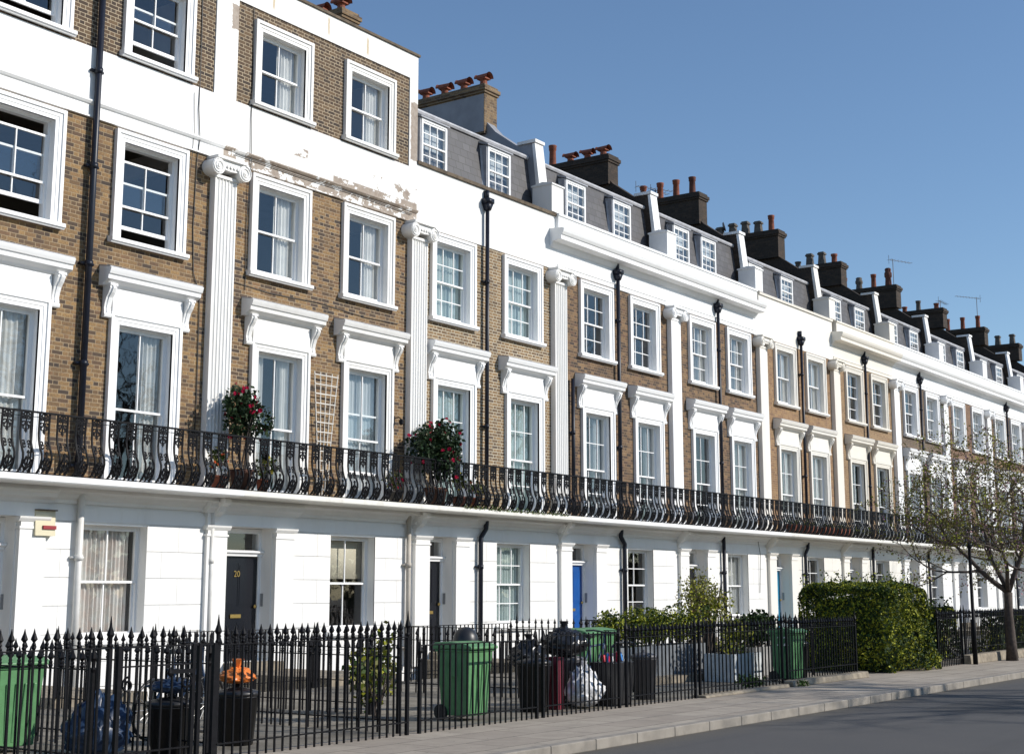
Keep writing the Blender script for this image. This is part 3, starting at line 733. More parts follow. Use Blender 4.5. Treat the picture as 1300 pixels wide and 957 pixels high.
    # pipes
    def pipe(path,r,mt,hopper=None,name='downpipe'):
        m=MB(); m.tube(path,r,10)
        zs=[p[2] for p in path]; za,zb=min(zs),max(zs)
        z=za+.4
        while z<zb-.3:
            # find x,y at z
            for i in range(len(path)-1):
                a,b=path[i],path[i+1]
                if min(a[2],b[2])<=z<=max(a[2],b[2]) and abs(a[0]-b[0])<.01:
                    m.lathe([(r*1.25,z-.05),(r*1.25,z+.05)],10,(a[0],a[1])); m.box(a[0]-r*2.2,a[0]+r*2.2,a[1]+r*.4,0,z-.02,z+.02); break
            z+=1.8
        if hopper:
            x,y,z=hopper
            m.hexa([(x-.06,y-.06,z-.26),(x+.06,y-.06,z-.26),(x+.06,y+.06,z-.26),(x-.06,y+.06,z-.26)],[(x-.11,y-.11,z-.08),(x+.11,y-.11,z-.08),(x+.11,y+.10,z-.08),(x-.11,y+.10,z-.08)])
            m.box(x-.125,x+.125,y-.125,y+.11,z-.08,z+.04)
            m.box(x-.035,x+.035,y-.03,y+.11,z+.04,z+.26)
        o=m.build(name,mt,root,True)
        return o
    for pp in S.get('pipes',[]): pipe(*pp)
    return root,W

LG='houses of the terrace'
pots_h=[(2.45,'hood','terracotta',1),(3.15,'hood','terracotta',1),(3.85,'hood','terracotta',1),(4.55,'hood','terracotta',1)]
def T(ys,kinds): return [(y,)+k for y,k in zip(ys,kinds)]
Y5=(2.3,2.85,3.4,3.95,4.5)
tt=('tall','terracotta',1); td=('tall','dark terracotta',1); hd=('hood','terracotta',.9); sq=('square','grey pot clay',1); sh=('short','terracotta',1); fa=('fat','dark terracotta',1); sg=('square','grey pot clay',1.15)
def gpipe(x,hop,ztop=None,xg=None,r=.05,mt='pipe paint'):
    y=-.12; xg=x if xg is None else xg
    out=[([(x,y,hop-.2),(x,y,3.4)],r,mt,(x,y,hop)) if hop else ([(x,y,ztop),(x,y,3.4)],r,mt)]
    if xg==x: out.append(([(x,y,3.4),(x,y,.02)],r*1.15,mt))
    else: out.append(([(x,y,3.4),(x,y,3.25),(x-.02,y,3.12),(xg+.02,y,2.92),(xg,y,2.8),(xg,y,.02)],r*1.15,mt))
    return out
HS={}
base=dict(trim='white trim',tm='white trim',par='white paint',gf='ground floor paint')
H=[]
def add(k,label,**s):
    d=dict(base); d.update(s); H.append(house(k,label,d)); return H[-1][0]
# beyond the left edge of the photograph
hm=add(0,'four storey brick terrace house beyond the left end of the row in view',top='attic',brick='yellow stock brick',c2=(1.45,4.3),c3=(1.45,4.3),g3=(2,1,1),cu3=(None,None),door='black door',g2=(2,1,1),g1=(2,1,1),gg=(2,1,1))
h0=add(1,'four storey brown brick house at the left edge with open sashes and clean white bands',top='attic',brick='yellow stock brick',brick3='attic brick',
  c2=(1.42,4.28),c3=(1.45,4.33),c1=(1.35,4.32),gx=3.86,g3=(2,1,1),cu3=(None,None),cu=(None,None,'full','right','full2'),cm=['curtain white','curtain white','curtain grey','curtain grey','curtain patterned'],
  g2=(2,1,1),g1=(2,1,1),gg=(2,1,1),door='black door',open={('3l',1):.25,('2u',0):.22,('2l',0):.28,('2u',1):.25,('2l',1):.2,('3l',0):.2},slab='white paint',
  pipes=[([(2.89,-.12,14.3),(2.89,-.12,3.4)],.062,'pipe paint'),([(3.0,-.12,3.4),(3.0,-.12,.02)],.06,'white pipe')],
  stack=(2.2,4.9,13.9,15.6,'soot brick',pots_h))
h1=add(2,'four storey brown brick house with peeling plaster bands, ending the taller part of the row',top='attic',brick='aged yellow brick',brick3='attic brick',par='peeling white paint',
  tm='old white paint',pil='old white paint',c2=(1.66,4.42),c1=(1.76,4.48),c3=(1.62,4.40),gx=4.12,g3=(2,1,1),cu3=('right','right'),cu=('right','right','drape','full','blind'),cm=['curtain white','curtain white','curtain white','net curtain','blind cream'],
  g2=(2,1,1),g1=(2,1,1),gg=(2,1,1),door='black door',num='20',door_x=(.42,1.70),open={('1l',1):.55},
  pipes=[([(.0,-.10,3.35),(.0,-.10,.02)],.045,'white pipe'),([(5.86,-.12,3.35),(5.86,-.12,.02)],.055,'beige pipe')],
  stack=(2.2,4.4,13.9,15.95,'stack brick',[(2.5,'hood','terracotta',1),(3.2,'hood','terracotta',1),(3.9,'hood','terracotta',1)]))
h2=add(3,'three storey pale yellow brick house with a plain white parapet and mossy balcony ledge',top='plain',brick='pale brick',par='old white paint',tm='white trim',pil='old white paint',c2=(1.42,4.34),c1=(1.47,4.42),gx=3.95,door_x=(.56,1.50),
  cu=('net','net','net','net','net'),cm=['net curtain green']*5,g2=(3,2,2),g1=(3,2,2),gg=(3,2,2),door='black door',pw='grey render',pc='old white paint',dorm=(1.36,4.10),
  pipes=gpipe(2.68,11.28,xg=2.45),stack=(2.2,5.2,14.3,15.75,'stack brick',pots_h+[]))
h3=add(4,'three storey brown brick house with white cornice and bright blue front door',top='cornice',brick='brown brick',flutes=6,pil='old white paint',c2=(1.95,4.60),c1=(1.98,4.76),gx=4.2,ca=-.36,cu=(None,None,'right','drape',None),
  g2=(3,2,2),g1=(3,2,2),gg=(2,2,2),door='blue door',door_x=(.55,1.71),slab='white paint',dorm=(1.85,4.38),pc='white paint',
  pipes=gpipe(2.99,10.62,xg=3.15,r=.055)+[([(.62,-.1,7.25),(.62,-.1,3.6)],.05,'pipe paint')],stack=(2.0,4.7,14.3,15.28,'soot brick',T((2.35,2.95,3.6,4.3),(hd,hd,hd,('tall','terracotta',1.15)))))
h4=add(5,'three storey brown brick house with stained white cornice and olive tree before its door',top='cornice',brick='brown brick',flutes=0,c2=(1.87,4.41),c1=(1.92,4.52),gx=4.0,cb=5.76,cu=('right','right',None,'right','full'),cm=['curtain grey']*5,
  g2=(3,2,2),g1=(2,2,2),gg=(2,1,1),door='black door',slab='white paint',dorm=(1.75,3.6),dc=3,
  pipes=gpipe(2.85,10.66),stack=(2.0,4.9,14.3,15.45,'soot brick',T((2.4,3.05,3.7,4.4),(td,tt,tt,tt))))
h5=add(6,'three storey tan brick house with plain cream parapet and turquoise front door',top='plain',cop='cream paint',brick='tan brick',par='pale cream paint',tm='pale cream paint',pil='pale cream paint',gf='pale cream paint',flutes=0,c2=(1.95,4.54),c1=(2.0,4.6),gx=4.0,
  cu=('drape','drape','drape','drape',None),cm=['curtain white']*5,g2=(2,1,1),g1=(2,2,2),gg=(2,2,2),door='turquoise door',dorm=(1.0,3.6),pc='pale cream paint',
  pipes=gpipe(3.16,10.5,xg=2.9),stack=(1.9,4.8,14.3,15.4,'soot brick',T(Y5,(tt,sq,sg,sg,sq))))
h6=add(7,'three storey orange brick house with cream cornice, seventh from the left',top='cornice',brick='orange brick',par='cream paint',tm='cream paint',pil='cream paint',gf='pale cream paint',flutes=0,c2=(1.92,4.45),c1=(1.97,4.5),ca=-.1,cu=(None,None,None,None,None),
  g2=(2,2,2),g1=(2,2,2),gg=(2,2,2),door='black door',pc='pale cream paint',pipes=gpipe(2.9,10.6),stack=(1.9,4.8,14.3,15.3,'soot brick',T(Y5,(('short','terracotta',1.4),sg,sg,('short','grey pot clay',1),('short','grey pot clay',1)))))
h7=add(8,'three storey dark greyish brick house with bright white cornice beside the orange brick house',top='cornice',brick='grey brown brick',flutes=0,c2=(1.86,4.50),c1=(1.9,4.6),cu=(None,'drape','net','net',None),
  g2=(3,2,2),door='grey door',pc='old white paint',pipes=gpipe(2.9,10.54),stack=(1.75,4.7,14.3,15.35,'soot brick',T((2.2,2.9,3.6,4.3),(('fat','dark terracotta',1.15),tt,('fat','grey pot clay',.8),tt))))
h8=add(9,'three storey reddish brick house with white cornice and pale blue door behind the street tree',top='cornice',brick='red brick',flutes=0,c2=(1.98,4.70),cu=('net','drape','net','net',None),g2=(3,2,2),door='slate blue door',
  stack=(1.7,4.7,14.3,15.28,'soot brick',T((2.1,3.0,3.7,4.4),(sh,('tall','grey pot clay',.8),sh,sh))))
h9=add(10,'brown brick house with white cornice near the right edge, second from last in the row',top='cornice',brick='brown brick',flutes=0,c2=(1.98,4.6),cu=('net','net','net','net',None),door='black door',
  pipes=gpipe(3.0,10.6),stack=(1.6,4.5,14.3,15.25,'soot brick',T((2.0,2.8,3.6),(tt,tt,tt))))
h10=add(11,'three storey tan brick house with white cornice at the far right end of the row',top='cornice',brick='tan brick',flutes=0,c2=(1.98,4.6),cu=('net','net','net','net',None),door='blue door',stack=(1.6,4.5,14.3,15.25,'soot brick',T((2.0,2.8),(sg,sg))))

# extra fittings on the houses
m=MB(); m.hexa([(-.20,-.001,0),(.20,-.001,0),(.20,-.13,0),(-.20,-.13,0)][::-1],[(-.2,-.001,.42),(.2,-.001,.42),(.2,-.10,.42),(-.2,-.10,.42)][::-1]); m.box(-.06,.20,-.150,-.12,.11,.17,1)
m.box(-.205,.205,-.16,0,.42,.44,2)
m.build('alarm_box',['alarm cream','alarm red','coping stone'],h0,loc=(2.27,-.025,2.57))
def cable(root,pts,r=.010): m=MB(); m.tube(pts,r,4); m.build('cable','cable black',root)
cable(h0,[(5.38,-.015,13.6),(5.40,-.02,12.4),(5.37,-.05,11),(5.42,-.06,10.4),(5.40,-.02,10.0),(5.37,-.015,8.6),(5.42,-.02,7.7),(5.6,-.02,7.3),(5.62,-.02,5.2),(5.58,-.02,3.6)])
cable(h0,[(5.25,-.05,11.3),(5.27,-.06,10.5),(5.24,-.02,9.6)],.006)
cable(h1,[(.72,-.02,13.6),(.74,-.02,12),(.71,-.05,11.2),(.74,-.06,10.3),(.70,-.02,9),(.72,-.02,7.6)],.009)
cable(h1,[(.32,-.02,7.72),(1.5,-.02,7.66),(2.9,-.02,7.70),(4.4,-.02,7.62),(5.5,-.02,7.64)],.008)
cable(h1,[(.3,-.06,10.33),(2,-.062,10.31),(4,-.062,10.33),(5.9,-.062,10.30)],.010)
cable(h4,[(5.3,-.1,3.3),(5.5,-.08,2.8),(5.45,-.05,1.6)],.01)
for (rt,x,z) in ((h1,.50,5.55),(h1,5.42,5.42),):
    m=MB(); m.box(x-.02,x+.02,-.02,0,z-.1,z+.1); m.tube([(x,-.02,z+.05),(x,-.15,z+.07),(x,-.22,z+.02)],.012,5); m.lathe([(.01,z-.12),(.05,z-.08),(.05,z+.0),(.01,z+.03)],6,(x,-.22)); m.build('wall_bracket','iron paint',rt)
def aerial(root,x,y,z,h,rz,n=9,ln=1.3):
    m=MB(); m.tube([(x,y,z),(x,y,z+h)],.018,5)
    d=Vector((math.cos(rz),math.sin(rz),0)); e=Vector((-d.y,d.x,0)); p=Vector((x,y,z+h-.05))
    m.tube([p-d*.25,p+d*ln],.012,4)
    for i in range(n): q=p-d*.2+d*(ln+.15)*i/(n-1); s=.16-.05*i/n; m.tube([q-e*s,q+e*s],.007,4)
    m.tube([p-d*.25+Vector((0,0,.2)),p-d*.25-Vector((0,0,.2))],.01,4)
    m.build('aerial','grey plastic',root)
W4=P[6]-P[5]; W5=P[7]-P[6]
aerial(h4,W4-.1,4.4,15.1,1.0,-.5); aerial(h4,W4,3.9,15.1,.8,-.2,5,.7)
aerial(h7,P[9]-P[8],1.95,15.3,1.3,-.4,7,1.2); aerial(h8,P[10]-P[9],1.9,15.1,.6,0,7,1.0); aerial(h9,P[11]-P[10],2.0,15.2,1.7,2.6,9,1.4)
# dish-like cowl on the sixth stack
m=MB(); m.lathe([(.02,0),(.16,.03),(.2,.08)],12); o=m.build('satellite_dish','grey plastic',h5,True,loc=(W5,4.4,15.9)); o.rotation_euler=(PI/2.4,0,.5)

# ------------------------------------------------------------------ ground
def sheet(name,x0,x1,y0,y1,z,mt):
    m=MB(); m.face([(x0,y0,z),(x1,y0,z),(x1,y1,z),(x0,y1,z)]); return struct(m.build(name,mt))
sheet('ground',-600,600,-600,600,-1.72,'garden paving')
KY=-11.75
m=MB(); m.box(-120,200,KY+.15,-9.45,-1.7,.0); struct(m.build('pavement','paving flags'))
m=MB(); m.box(-120,200,-9.45,-3.1,-1.7,-.004); struct(m.build('front_yards','garden paving'))
m=MB()
x=-60.
while x<120: m.box(x+.004,x+.911,KY,KY+.15,-.12,.004); x+=.915
struct(m.build('kerb','kerb stone',bevel=.012))
m=MB(); m.box(-120,200,-19.2,KY+.05,-1.7,-.115); struct(m.build('road','asphalt'))
m=MB(); m.box(-120,200,-90,-19.2,-1.7,.0); struct(m.build('opposite_pavement','paving flags'))

# ------------------------------------------------------------------ iron fences
def bar_mesh(m,h,spear=True,kind=0):
    m.box(-.009,.009,-.009,.009,.0,h-(.16 if spear else 0))
    if spear:
        z=h-.17
        m.lathe([(.014,z-.02),(.024,z),(.015,z+.015),(.02,z+.03),(.012,z+.05),(.034,z+.075),(.030,z+.085),(.012,z+.13),(.002,z+.17)],6)
def post_mesh(m,h,r=.019):
    m.box(-r,r,-r,r,0,h-.3)
    z=h-.3; m.lathe([(r*1.2,z),(r*1.6,z+.03),(r,z+.05),(r*1.1,z+.1),(r*2,z+.13),(r*1.5,z+.16),(r*.8,z+.2),(.003,z+.3)],8)
def fence(label,x0,x1,y,h,spear=True,spacing=.118,base=0.,group='iron railings along the front gardens',axis='x',posts=True,low=.14,posth=None,name='iron_railing',hrail=None):
    L_=x1-x0
    t=thing(name,label,'railing',(x0,y,0) if axis=='x' else (y,x0,0),group,0 if axis=='x' else PI/2)
    n=max(2,int(round(L_/spacing))); me=cached(('bar',h-base,spear),'railing_bar','iron paint',lambda m:bar_mesh(m,h-base,spear))
    if n>100: n=100
    for i in range(1,n): put('railing_bar',me,t,(L_*i/n+R.uniform(-.004,.004),0,base),rot=(R.uniform(-.006,.006),R.uniform(-.008,.008),0))
    zr=hrail if hrail else (h-.19 if spear else h-.0)
    m=MB(); m.box(0,L_,-.019,.019,zr-.012,zr); m.build('top_rail','iron paint',t)
    m=MB(); m.box(0,L_,-.019,.019,base+low,base+low+.014); m.build('bottom_rail','iron paint',t)
    if posts:
        ph=posth or h+.10
        pm=cached(('post',ph-base),'post','iron paint',lambda m:post_mesh(m,ph-base))
        for xx in (0,L_): put('post',pm,t,(xx,0,base))
    return t
FY=-9.7
fence('spear topped iron railing at the far left of the photo, before the green bin',-14.6,-10.33,FY,1.325,posth=1.42)
fence('spear topped iron railing before the black front door with orange bag',-8.98,-5.98,FY,1.315,posth=1.42)
# gate
t=thing('garden_gate','iron spear topped garden gate with scrolls and a black latch','gate',(-10.22,FY,0))
m=MB(); m.box(-.02,.02,-.02,.02,0,1.14); m.box(.90,.94,-.02,.02,0,1.14); m.box(0,.92,-.012,.012,1.12,1.135); m.box(0,.92,-.012,.012,.94,.955); m.box(0,.92,-.012,.012,.15,.165); m.build('gate_frame','iron paint',t)
me=cached(('bar',1.32,True),'railing_bar','iron paint',lambda m:bar_mesh(m,1.32,True))
for i in range(1,7): put('railing_bar',me,t,(.92*i/7,0,0))
for (cx,s) in ((.10,1),(.82,-1)):
    m=MB(); m.tube([(cx+s*(.075-.05*i/14)*math.cos(PI/2+i*.55),-.02,.78+(.075-.05*i/14)*math.sin(PI/2+i*.55)) for i in range(15)],.011,5)
    m.build('scroll','iron paint',t)
m=MB(); m.box(.62,.9,-.035,-.012,.86,.90); m.lathe([(.01,.84),(.03,.87),(.01,.92)],8,(.60,-.03)); m.build('latch','iron paint',t)
m=MB(); m.box(-.02,.02,-.02,.02,0,1.14); m.box(.18,.22,-.02,.02,0,1.14); m.box(-.05,.26,-.012,.012,1.12,1.135); m.box(.09,.11,-.01,.01,0,1.12)
tag(m.build('gate_post','iron paint',loc=(-9.22,FY,0)),'pair of plain black iron gate posts beside the scrolled gate','gate post')
fence('low plain topped iron railing around the green bin at the middle of the photo',-5.75,-3.3,FY,1.02,False,hrail=1.02)
fence('plain topped iron railing before the heap of refuse bags and bins',-3.15,-1.2,FY,1.08,False,hrail=1.06)
fence('black iron railing before the grey planter of box balls',-1.0,1.1,FY,1.18,True)
fence('spear topped iron railing before the white planter and the olive tree',1.25,4.3,FY,1.19,True,.135)
m=fence('spear topped iron railing on a low concrete kerb next to the big hedge',4.5,7.65,FY,1.19,True,base=.12)
fence('iron railing right of the big hedge, beside the tall post',12.35,14.0,FY,1.24,True)
fence('iron railing on a concrete kerb by the street tree, at the right',14.2,17.4,FY,1.24,True,base=.22)
fence('iron railing far right beyond the street tree',17.9,23.5,FY,1.24,True,base=.22)
def kerbwall(label,x0,x1,h,y=FY):
    m=MB(); m.hexa([(x0,y-.14,0),(x1,y-.14,0),(x1,y+.14,0),(x0,y+.14,0)],[(x0,y-.12,h-.02),(x1,y-.12,h),(x1,y+.12,h),(x0,y+.12,h-.02)])
    return tag(m.build('low_wall','low wall concrete',bevel=.015),label,'low wall')
kerbwall('low weathered concrete kerb under the railing left of the big hedge',4.45,7.95,.115)
kerbwall('low concrete kerb under the railing beneath the tall post at the right',14.15,17.45,.215)
kerbwall('low concrete kerb at the far right edge, past the street tree',17.85,23.6,.215)
kerbwall('dark red stone kerb beneath the railing before the white planter',1.2,4.3,.06)
# perpendicular railings between the gardens
names=['of the house left of the photo','right of the left edge house path','beside the black front door path','between the peeling house and the pale brick house','beside the pale brick house path','beside the blue door path','right of the blue door house','by the olive tree','near the turquoise door','beside the big hedge garden']
q=0
def sidefence(x,y0,y1,h,label,spear=True,sp=.16):
    return fence(label,y0,y1,x,h,spear,sp,group='iron railings running back to the houses',axis='y',posts=True,posth=h+.08)
for (x,y0,y1,h,lb,sp) in ((-10.35,-9.5,-3.1,1.12,'side railing running back from the far left spear railing',True),(-8.9,-9.5,-3.1,1.12,'side railing running back from the scrolled gate',True),
   (-5.9,-9.5,-3.1,1.08,'side railing running back to the left edge house',True),(-4.1,-7.5,-3.1,1.08,'side railing behind the gate towards the left edge house window',True),(-.45,-8.2,-3.1,1.05,'side railing on the left of the black front door path',True),
   (1.75,-8.2,-3.1,1.0,'side railing on the right of the black front door path',False),(5.6,-8.0,-3.1,1.1,'side railing on the left of the pale brick house path',True),(8.1,-8.6,-3.1,1.02,'side railing behind the refuse heap',False),(11.6,-8.6,-3.1,1.05,'side railing on the left of the blue door path',False),
   (13.9,-6.6,-3.1,1.1,'side railing behind the row of box balls',True),(20.4,-7,-3.1,1.1,'side railing behind the olive tree',True)):
    sidefence(x,y0,y1,h,lb,sp)
for (a,b,h,lb) in ((-3.6,-.6,1.02,'plain area railing under the left edge house window'),(2.0,5.3,1.0,'plain area railing under the window of the peeling house'),(8.2,11.4,1.0,'plain area railing under the window of the pale brick house'),(14.2,17.6,1.0,'plain area railing under the window of the blue door house')):
    fence(lb,a,b,-3.16,h,False,.13,group='area railings under the ground floor windows')

# tall post by the hedge
t=thing('sign_post','tall slim black post standing by the railing right of the big hedge','post',(14.1,-9.95,0))
m=MB(); m.lathe([(.055,0),(.055,1.0),(.04,1.02),(.036,2.62)],10); m.build('pole','iron paint',t,True)
m=MB(); m.lathe([(.036,2.62),(.06,2.64),(.05,2.70),(.004,2.76)],10); m.build('cap','iron paint',t,True)

# ------------------------------------------------------------------ foliage helpers
def leaves(m,pts,size,nm=1,weights=None,up=.3,rng=R,aspect=1.6):
    idx=list(range(nm))
    for p in pts:
        n=Vector((rng.gauss(0,1),rng.gauss(0,1),rng.gauss(0,1)+up)); 
        if n.length<1e-3: continue
        n.normalize(); a=n.orthogonal().normalized(); t=rng.uniform(0,2*PI); b=n.cross(a)
        u=a*math.cos(t)+b*math.sin(t); v=n.cross(u); s=size*rng.uniform(.6,1.3)
        p=Vector(p); k=rng.choices(idx,weights)[0] if weights else 0
        m.face([p-u*s*aspect/2,p+v*s*.5,p+u*s*aspect/2,p-v*s*.5],k)
def box_points(x0,x1,y0,y1,z0,z1,n,rough,rng=R,f=lambda x,y,z:1):
    out=[]
    A=[(x1-x0)*(z1-z0),(x1-x0)*(z1-z0)*.4,(y1-y0)*(z1-z0),(y1-y0)*(z1-z0),(x1-x0)*(y1-y0)]
    for _ in range(n):
        k=rng.choices(range(5),A)[0]; a,b=rng.random(),rng.random(); d=abs(rng.gauss(0,rough))
        if k==0: p=(x0+a*(x1-x0),y0+d-.04,z0+b*(z1-z0))
        elif k==1: p=(x0+a*(x1-x0),y1-d+.04,z0+b*(z1-z0))
        elif k==2: p=(x0+d-.04,y0+a*(y1-y0),z0+b*(z1-z0))
        elif k==3: p=(x1-d+.04,y0+a*(y1-y0),z0+b*(z1-z0))
        else: p=(x0+a*(x1-x0),y0+b*(y1-y0),z1-d+.04)
        w=.13*math.sin(p[0]*1.3+p[2]*2.2+p[1])+.09*math.sin(p[0]*2.1+p[2]*1.3)+.07*math.sin(p[0]*5.3-p[2]*3.7+p[1]*4)+.05*math.sin(p[2]*9+p[0]*8)
        c=((x0+x1)/2,(y0+y1)/2,(z0+z1)/2)
        if k in (0,1): p=(p[0],p[1]+(w if k==0 else -w),p[2])
        elif k in (2,3): p=(p[0]+(w if k==2 else -w),p[1],p[2])
        else: p=(p[0],p[1],p[2]+w)
        q=[(p[i]-c[i])/((x1-x0,y1-y0,z1-z0)[i]/2) for i in range(3)]
        if q[2]>-.2:
            zz=max(0,(q[2]-.1)); f_=(abs(q[0])**7+abs(q[1])**7+abs(zz*1.1)**7)**(1/7.)
            if f_>1: p=tuple(c[i]+(p[i]-c[i])*(1-(1-1/f_)*1.15) for i in range(3))
        lo=.10*mnoise.noise(Vector(p)*1.1)+.07*mnoise.noise(Vector(p)*3.3)
        p=(p[0]+lo,p[1]+lo,p[2]+lo*.9)
        out.append(p)
    return out
def hedge(name,label,x0,x1,y0,y1,z1,n,size,mats,weights,cat='hedge',z0=0.02,group=None,sprigs=0,core=.12):
    rt=thing(name,label,cat,((x0+x1)/2,(y0+y1)/2,0),group); cx,cy=(x0+x1)/2,(y0+y1)/2
    m=MB(); K=core+.08
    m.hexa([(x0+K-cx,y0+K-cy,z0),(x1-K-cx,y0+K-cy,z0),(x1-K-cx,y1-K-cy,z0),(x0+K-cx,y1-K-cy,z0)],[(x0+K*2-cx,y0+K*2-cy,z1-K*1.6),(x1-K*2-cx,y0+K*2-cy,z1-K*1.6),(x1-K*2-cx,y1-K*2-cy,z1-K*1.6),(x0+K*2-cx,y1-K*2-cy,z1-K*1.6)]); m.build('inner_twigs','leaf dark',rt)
    m=MB(); pts=[(p[0]-cx,p[1]-cy,p[2]) for p in box_points(x0,x1,y0,y1,z0,z1,n,.05)]
    # clumps of lime growth
    lime=[]; rest=[]
    for p in pts:
        v=math.sin(p[0]*3.1+1)*math.sin(p[2]*4.2+p[0])+.6*math.sin(p[0]*9+p[2]*7)+.4*math.sin(p[1]*5+p[2]*3)
        (lime if v+R.gauss(0,.5)>.55 else rest).append(p)
    leaves(m,rest,size,len(mats),weights); leaves(m,lime,size*1.05,len(mats),list(reversed(weights)))
    for _ in range(sprigs):
        px=R.uniform(x0,x1)-cx; py=R.uniform(y0,y1)-cy; h=R.uniform(.05,.3)
        leaves(m,[(px+R.gauss(0,.04),py+R.gauss(0,.04),z1+h*i/6) for i in range(7)],size,len(mats),weights)
    m.build('foliage',mats,rt)
    return rt
GM=['leaf dark','leaf mid','leaf lime']
hedge('hedge','big clipped yellow and green hedge taller than the railing, by the pavement',9.45,12.05,-9.75,-7.6,1.80,46000,.038,GM,[.16,.36,.48],sprigs=60)
#hedge('hedge','dark green hedge growing behind the yellow hedge, away from the pavement',9.9,13.4,-7.5,-5.9,1.92,11000,.055,GM,[.55,.38,.07],sprigs=40)
hedge('hedge','low dark hedge behind the street tree at the far right',19.0,25,-9.3,-8.4,1.1,7000,.06,GM,[.6,.35,.05])
hedge('hedge','dark shrubby hedge behind the kerb railing at the right',14.9,17.2,-8.6,-7.8,1.25,4500,.06,GM,[.6,.35,.05],sprigs=20)
# green mound of ground cover
def shrub(name,label,c,r,n,size,mats,weights,cat='shrub',stem=None,trunk_r=.03,hang=0,group=None,flower=None,nf=0,fsize=.06,potdim=None,potmat='terracotta',hollow=.55,zstem=0):
    rt=thing(name,label,cat,(c[0],c[1],zstem),group)
    m=MB(); pts=[]
    cz=c[2]-zstem
    lob=[(R.gauss(0,.45),R.gauss(0,.45),R.gauss(0,.4)) for _ in range(9)]
    for _ in range(n):
        l=R.choice(lob); d=Vector((R.gauss(0,1),R.gauss(0,1),R.gauss(0,1))).normalized()*(hollow+R.random()*(1-hollow))*.62
        p=((l[0]*.62+d.x)*r[0],(l[1]*.62+d.y)*r[1],cz+(l[2]*.62+d.z)*r[2]); pts.append(p)
    leaves(m,pts,size,len(mats),weights); m.build('foliage',mats,rt)
    if stem:
        m=MB()
        for k in range(stem):
            a=R.uniform(0,2*PI); e=Vector((r[0]*.55*math.cos(a),r[1]*.55*math.sin(a),cz+R.uniform(-.2,.5)*r[2]))
            b0=Vector((R.uniform(-.03,.03),R.uniform(-.03,.03),.02 if not potdim else potdim[1]*.8)); mid=(b0+e)/2+Vector((R.gauss(0,.03),R.gauss(0,.03),0))
            m.tube([b0,mid*.6+b0*.4,mid*.5+e*.5,e],[trunk_r,trunk_r*.8,trunk_r*.5,trunk_r*.2],5)
        m.build('stem','bark',rt)
    if nf:
        def bl(m):
            rr=random.Random(3)
            for k in range(3):
                for j in range(6-k):
                    a=2*PI*j/(6-k)+k; c,s_=math.cos(a),math.sin(a); r0=.5-.14*k; z=.12*k
                    m.face([(0,0,z),(c*r0-s_*r0*.5,s_*r0+c*r0*.5,z+.16+.1*k),(c*r0*1.25,s_*r0*1.25,z+.1+.1*k),(c*r0+s_*r0*.5,s_*r0-c*r0*.5,z+.16+.1*k)])
        fme=cached(('blossom',flower),'flower',flower,bl)
        for _ in range(nf):
            l=R.choice(lob); d=Vector((R.gauss(0,1),R.gauss(0,1)-.5,R.gauss(0,1))).normalized()*.66
            p=Vector(((l[0]*.62+d.x)*r[0],(l[1]*.62+d.y)*r[1],cz+(l[2]*.62+d.z)*r[2]))
            fo=put('flower',fme,rt,p,rot=(R.uniform(.5,1.9),R.uniform(-.4,.4),R.uniform(-1.2,1.2))); k_=fsize*R.uniform(1.1,1.7); fo.scale=(k_,k_,k_)
    if potdim:
        pr,ph=potdim
        m=MB(); m.lathe([(pr*.7,0),(pr*.95,ph*.8),(pr*1.08,ph*.82),(pr*1.08,ph),(pr*.9,ph),(pr*.85,ph*.88)],14); m.build('pot',potmat,rt,True)
    return rt
FG=['leaf dark','leaf gloss']
shrub('camellia','camellia with red flowers on the balcony before the left fluted pilaster',(-.02,-.62,5.03),(.52,.36,.58),1500,.065,FG,[.5,.5],'camellia',5,.018,flower='flower red',nf=34,fsize=.055,potdim=(.22,.4),potmat='pot clay dark',zstem=3.53)
shrub('camellia','larger round camellia with red flowers on the balcony by the pale yellow brick house',(5.98,-.60,4.90),(.90,.5,.80),3400,.065,FG,[.5,.5],'camellia',7,.018,flower='flower red',nf=36,fsize=.055,potdim=(.26,.4),potmat='pot clay dark',zstem=3.53)
# other balcony pots
bp=[(-.55,.10,.5,'terracotta','flower orange','small terracotta pot of orange flowers on the balcony just left of the first camellia'),(.62,.08,.4,'terracotta','flower yellow','small pot of yellow flowers on the balcony just right of the first camellia'),
    (4.6,.1,.45,'grey pot clay','flower red','grey pot of trailing plants on the balcony left of the larger camellia'),(6.9,.12,.55,'dark terracotta','flower yellow','dark pot of yellow flowers on the balcony right of the larger camellia'),
    (7.5,.1,.4,'terracotta','flower orange','terracotta pot of orange flowers on the balcony of the pale brick house')]
for (x,pr,h,pm,fl,lb) in bp:
    shrub('potted_plant',lb,(x,-.55,3.53+h+.1),(.28,.2,.24),220,.05,['leaf mid','leaf olive'],[.6,.4],'potted plant',3,.01,flower=fl,nf=10,fsize=.04,potdim=(pr+.05,.26),potmat=pm,zstem=3.53,group='small pots on the balcony')
for i,(x,lb) in enumerate(((25.2,'leftmost'),(26.4,'second'),(27.9,'third'),(29.3,'rightmost'))):
    t=thing('flower_trough',lb+' of the terracotta troughs on the balcony of the turquoise door house','trough',(x,-.62,3.53),'terracotta troughs on the balcony')
    m=MB(); m.hexa([(-.4,-.09,0),(.4,-.09,0),(.4,.09,0),(-.4,.09,0)],[(-.45,-.12,.3),(.45,-.12,.3),(.45,.12,.3),(-.45,.12,.3)]); m.build('trough_body','terracotta',t)
    m=MB(); leaves(m,[(R.uniform(-.4,.4),R.uniform(-.1,.1),.3+abs(R.gauss(0,.08))) for _ in range(120)],.05,2,[.6,.4]); m.build('foliage',['leaf mid','leaf olive'],t)
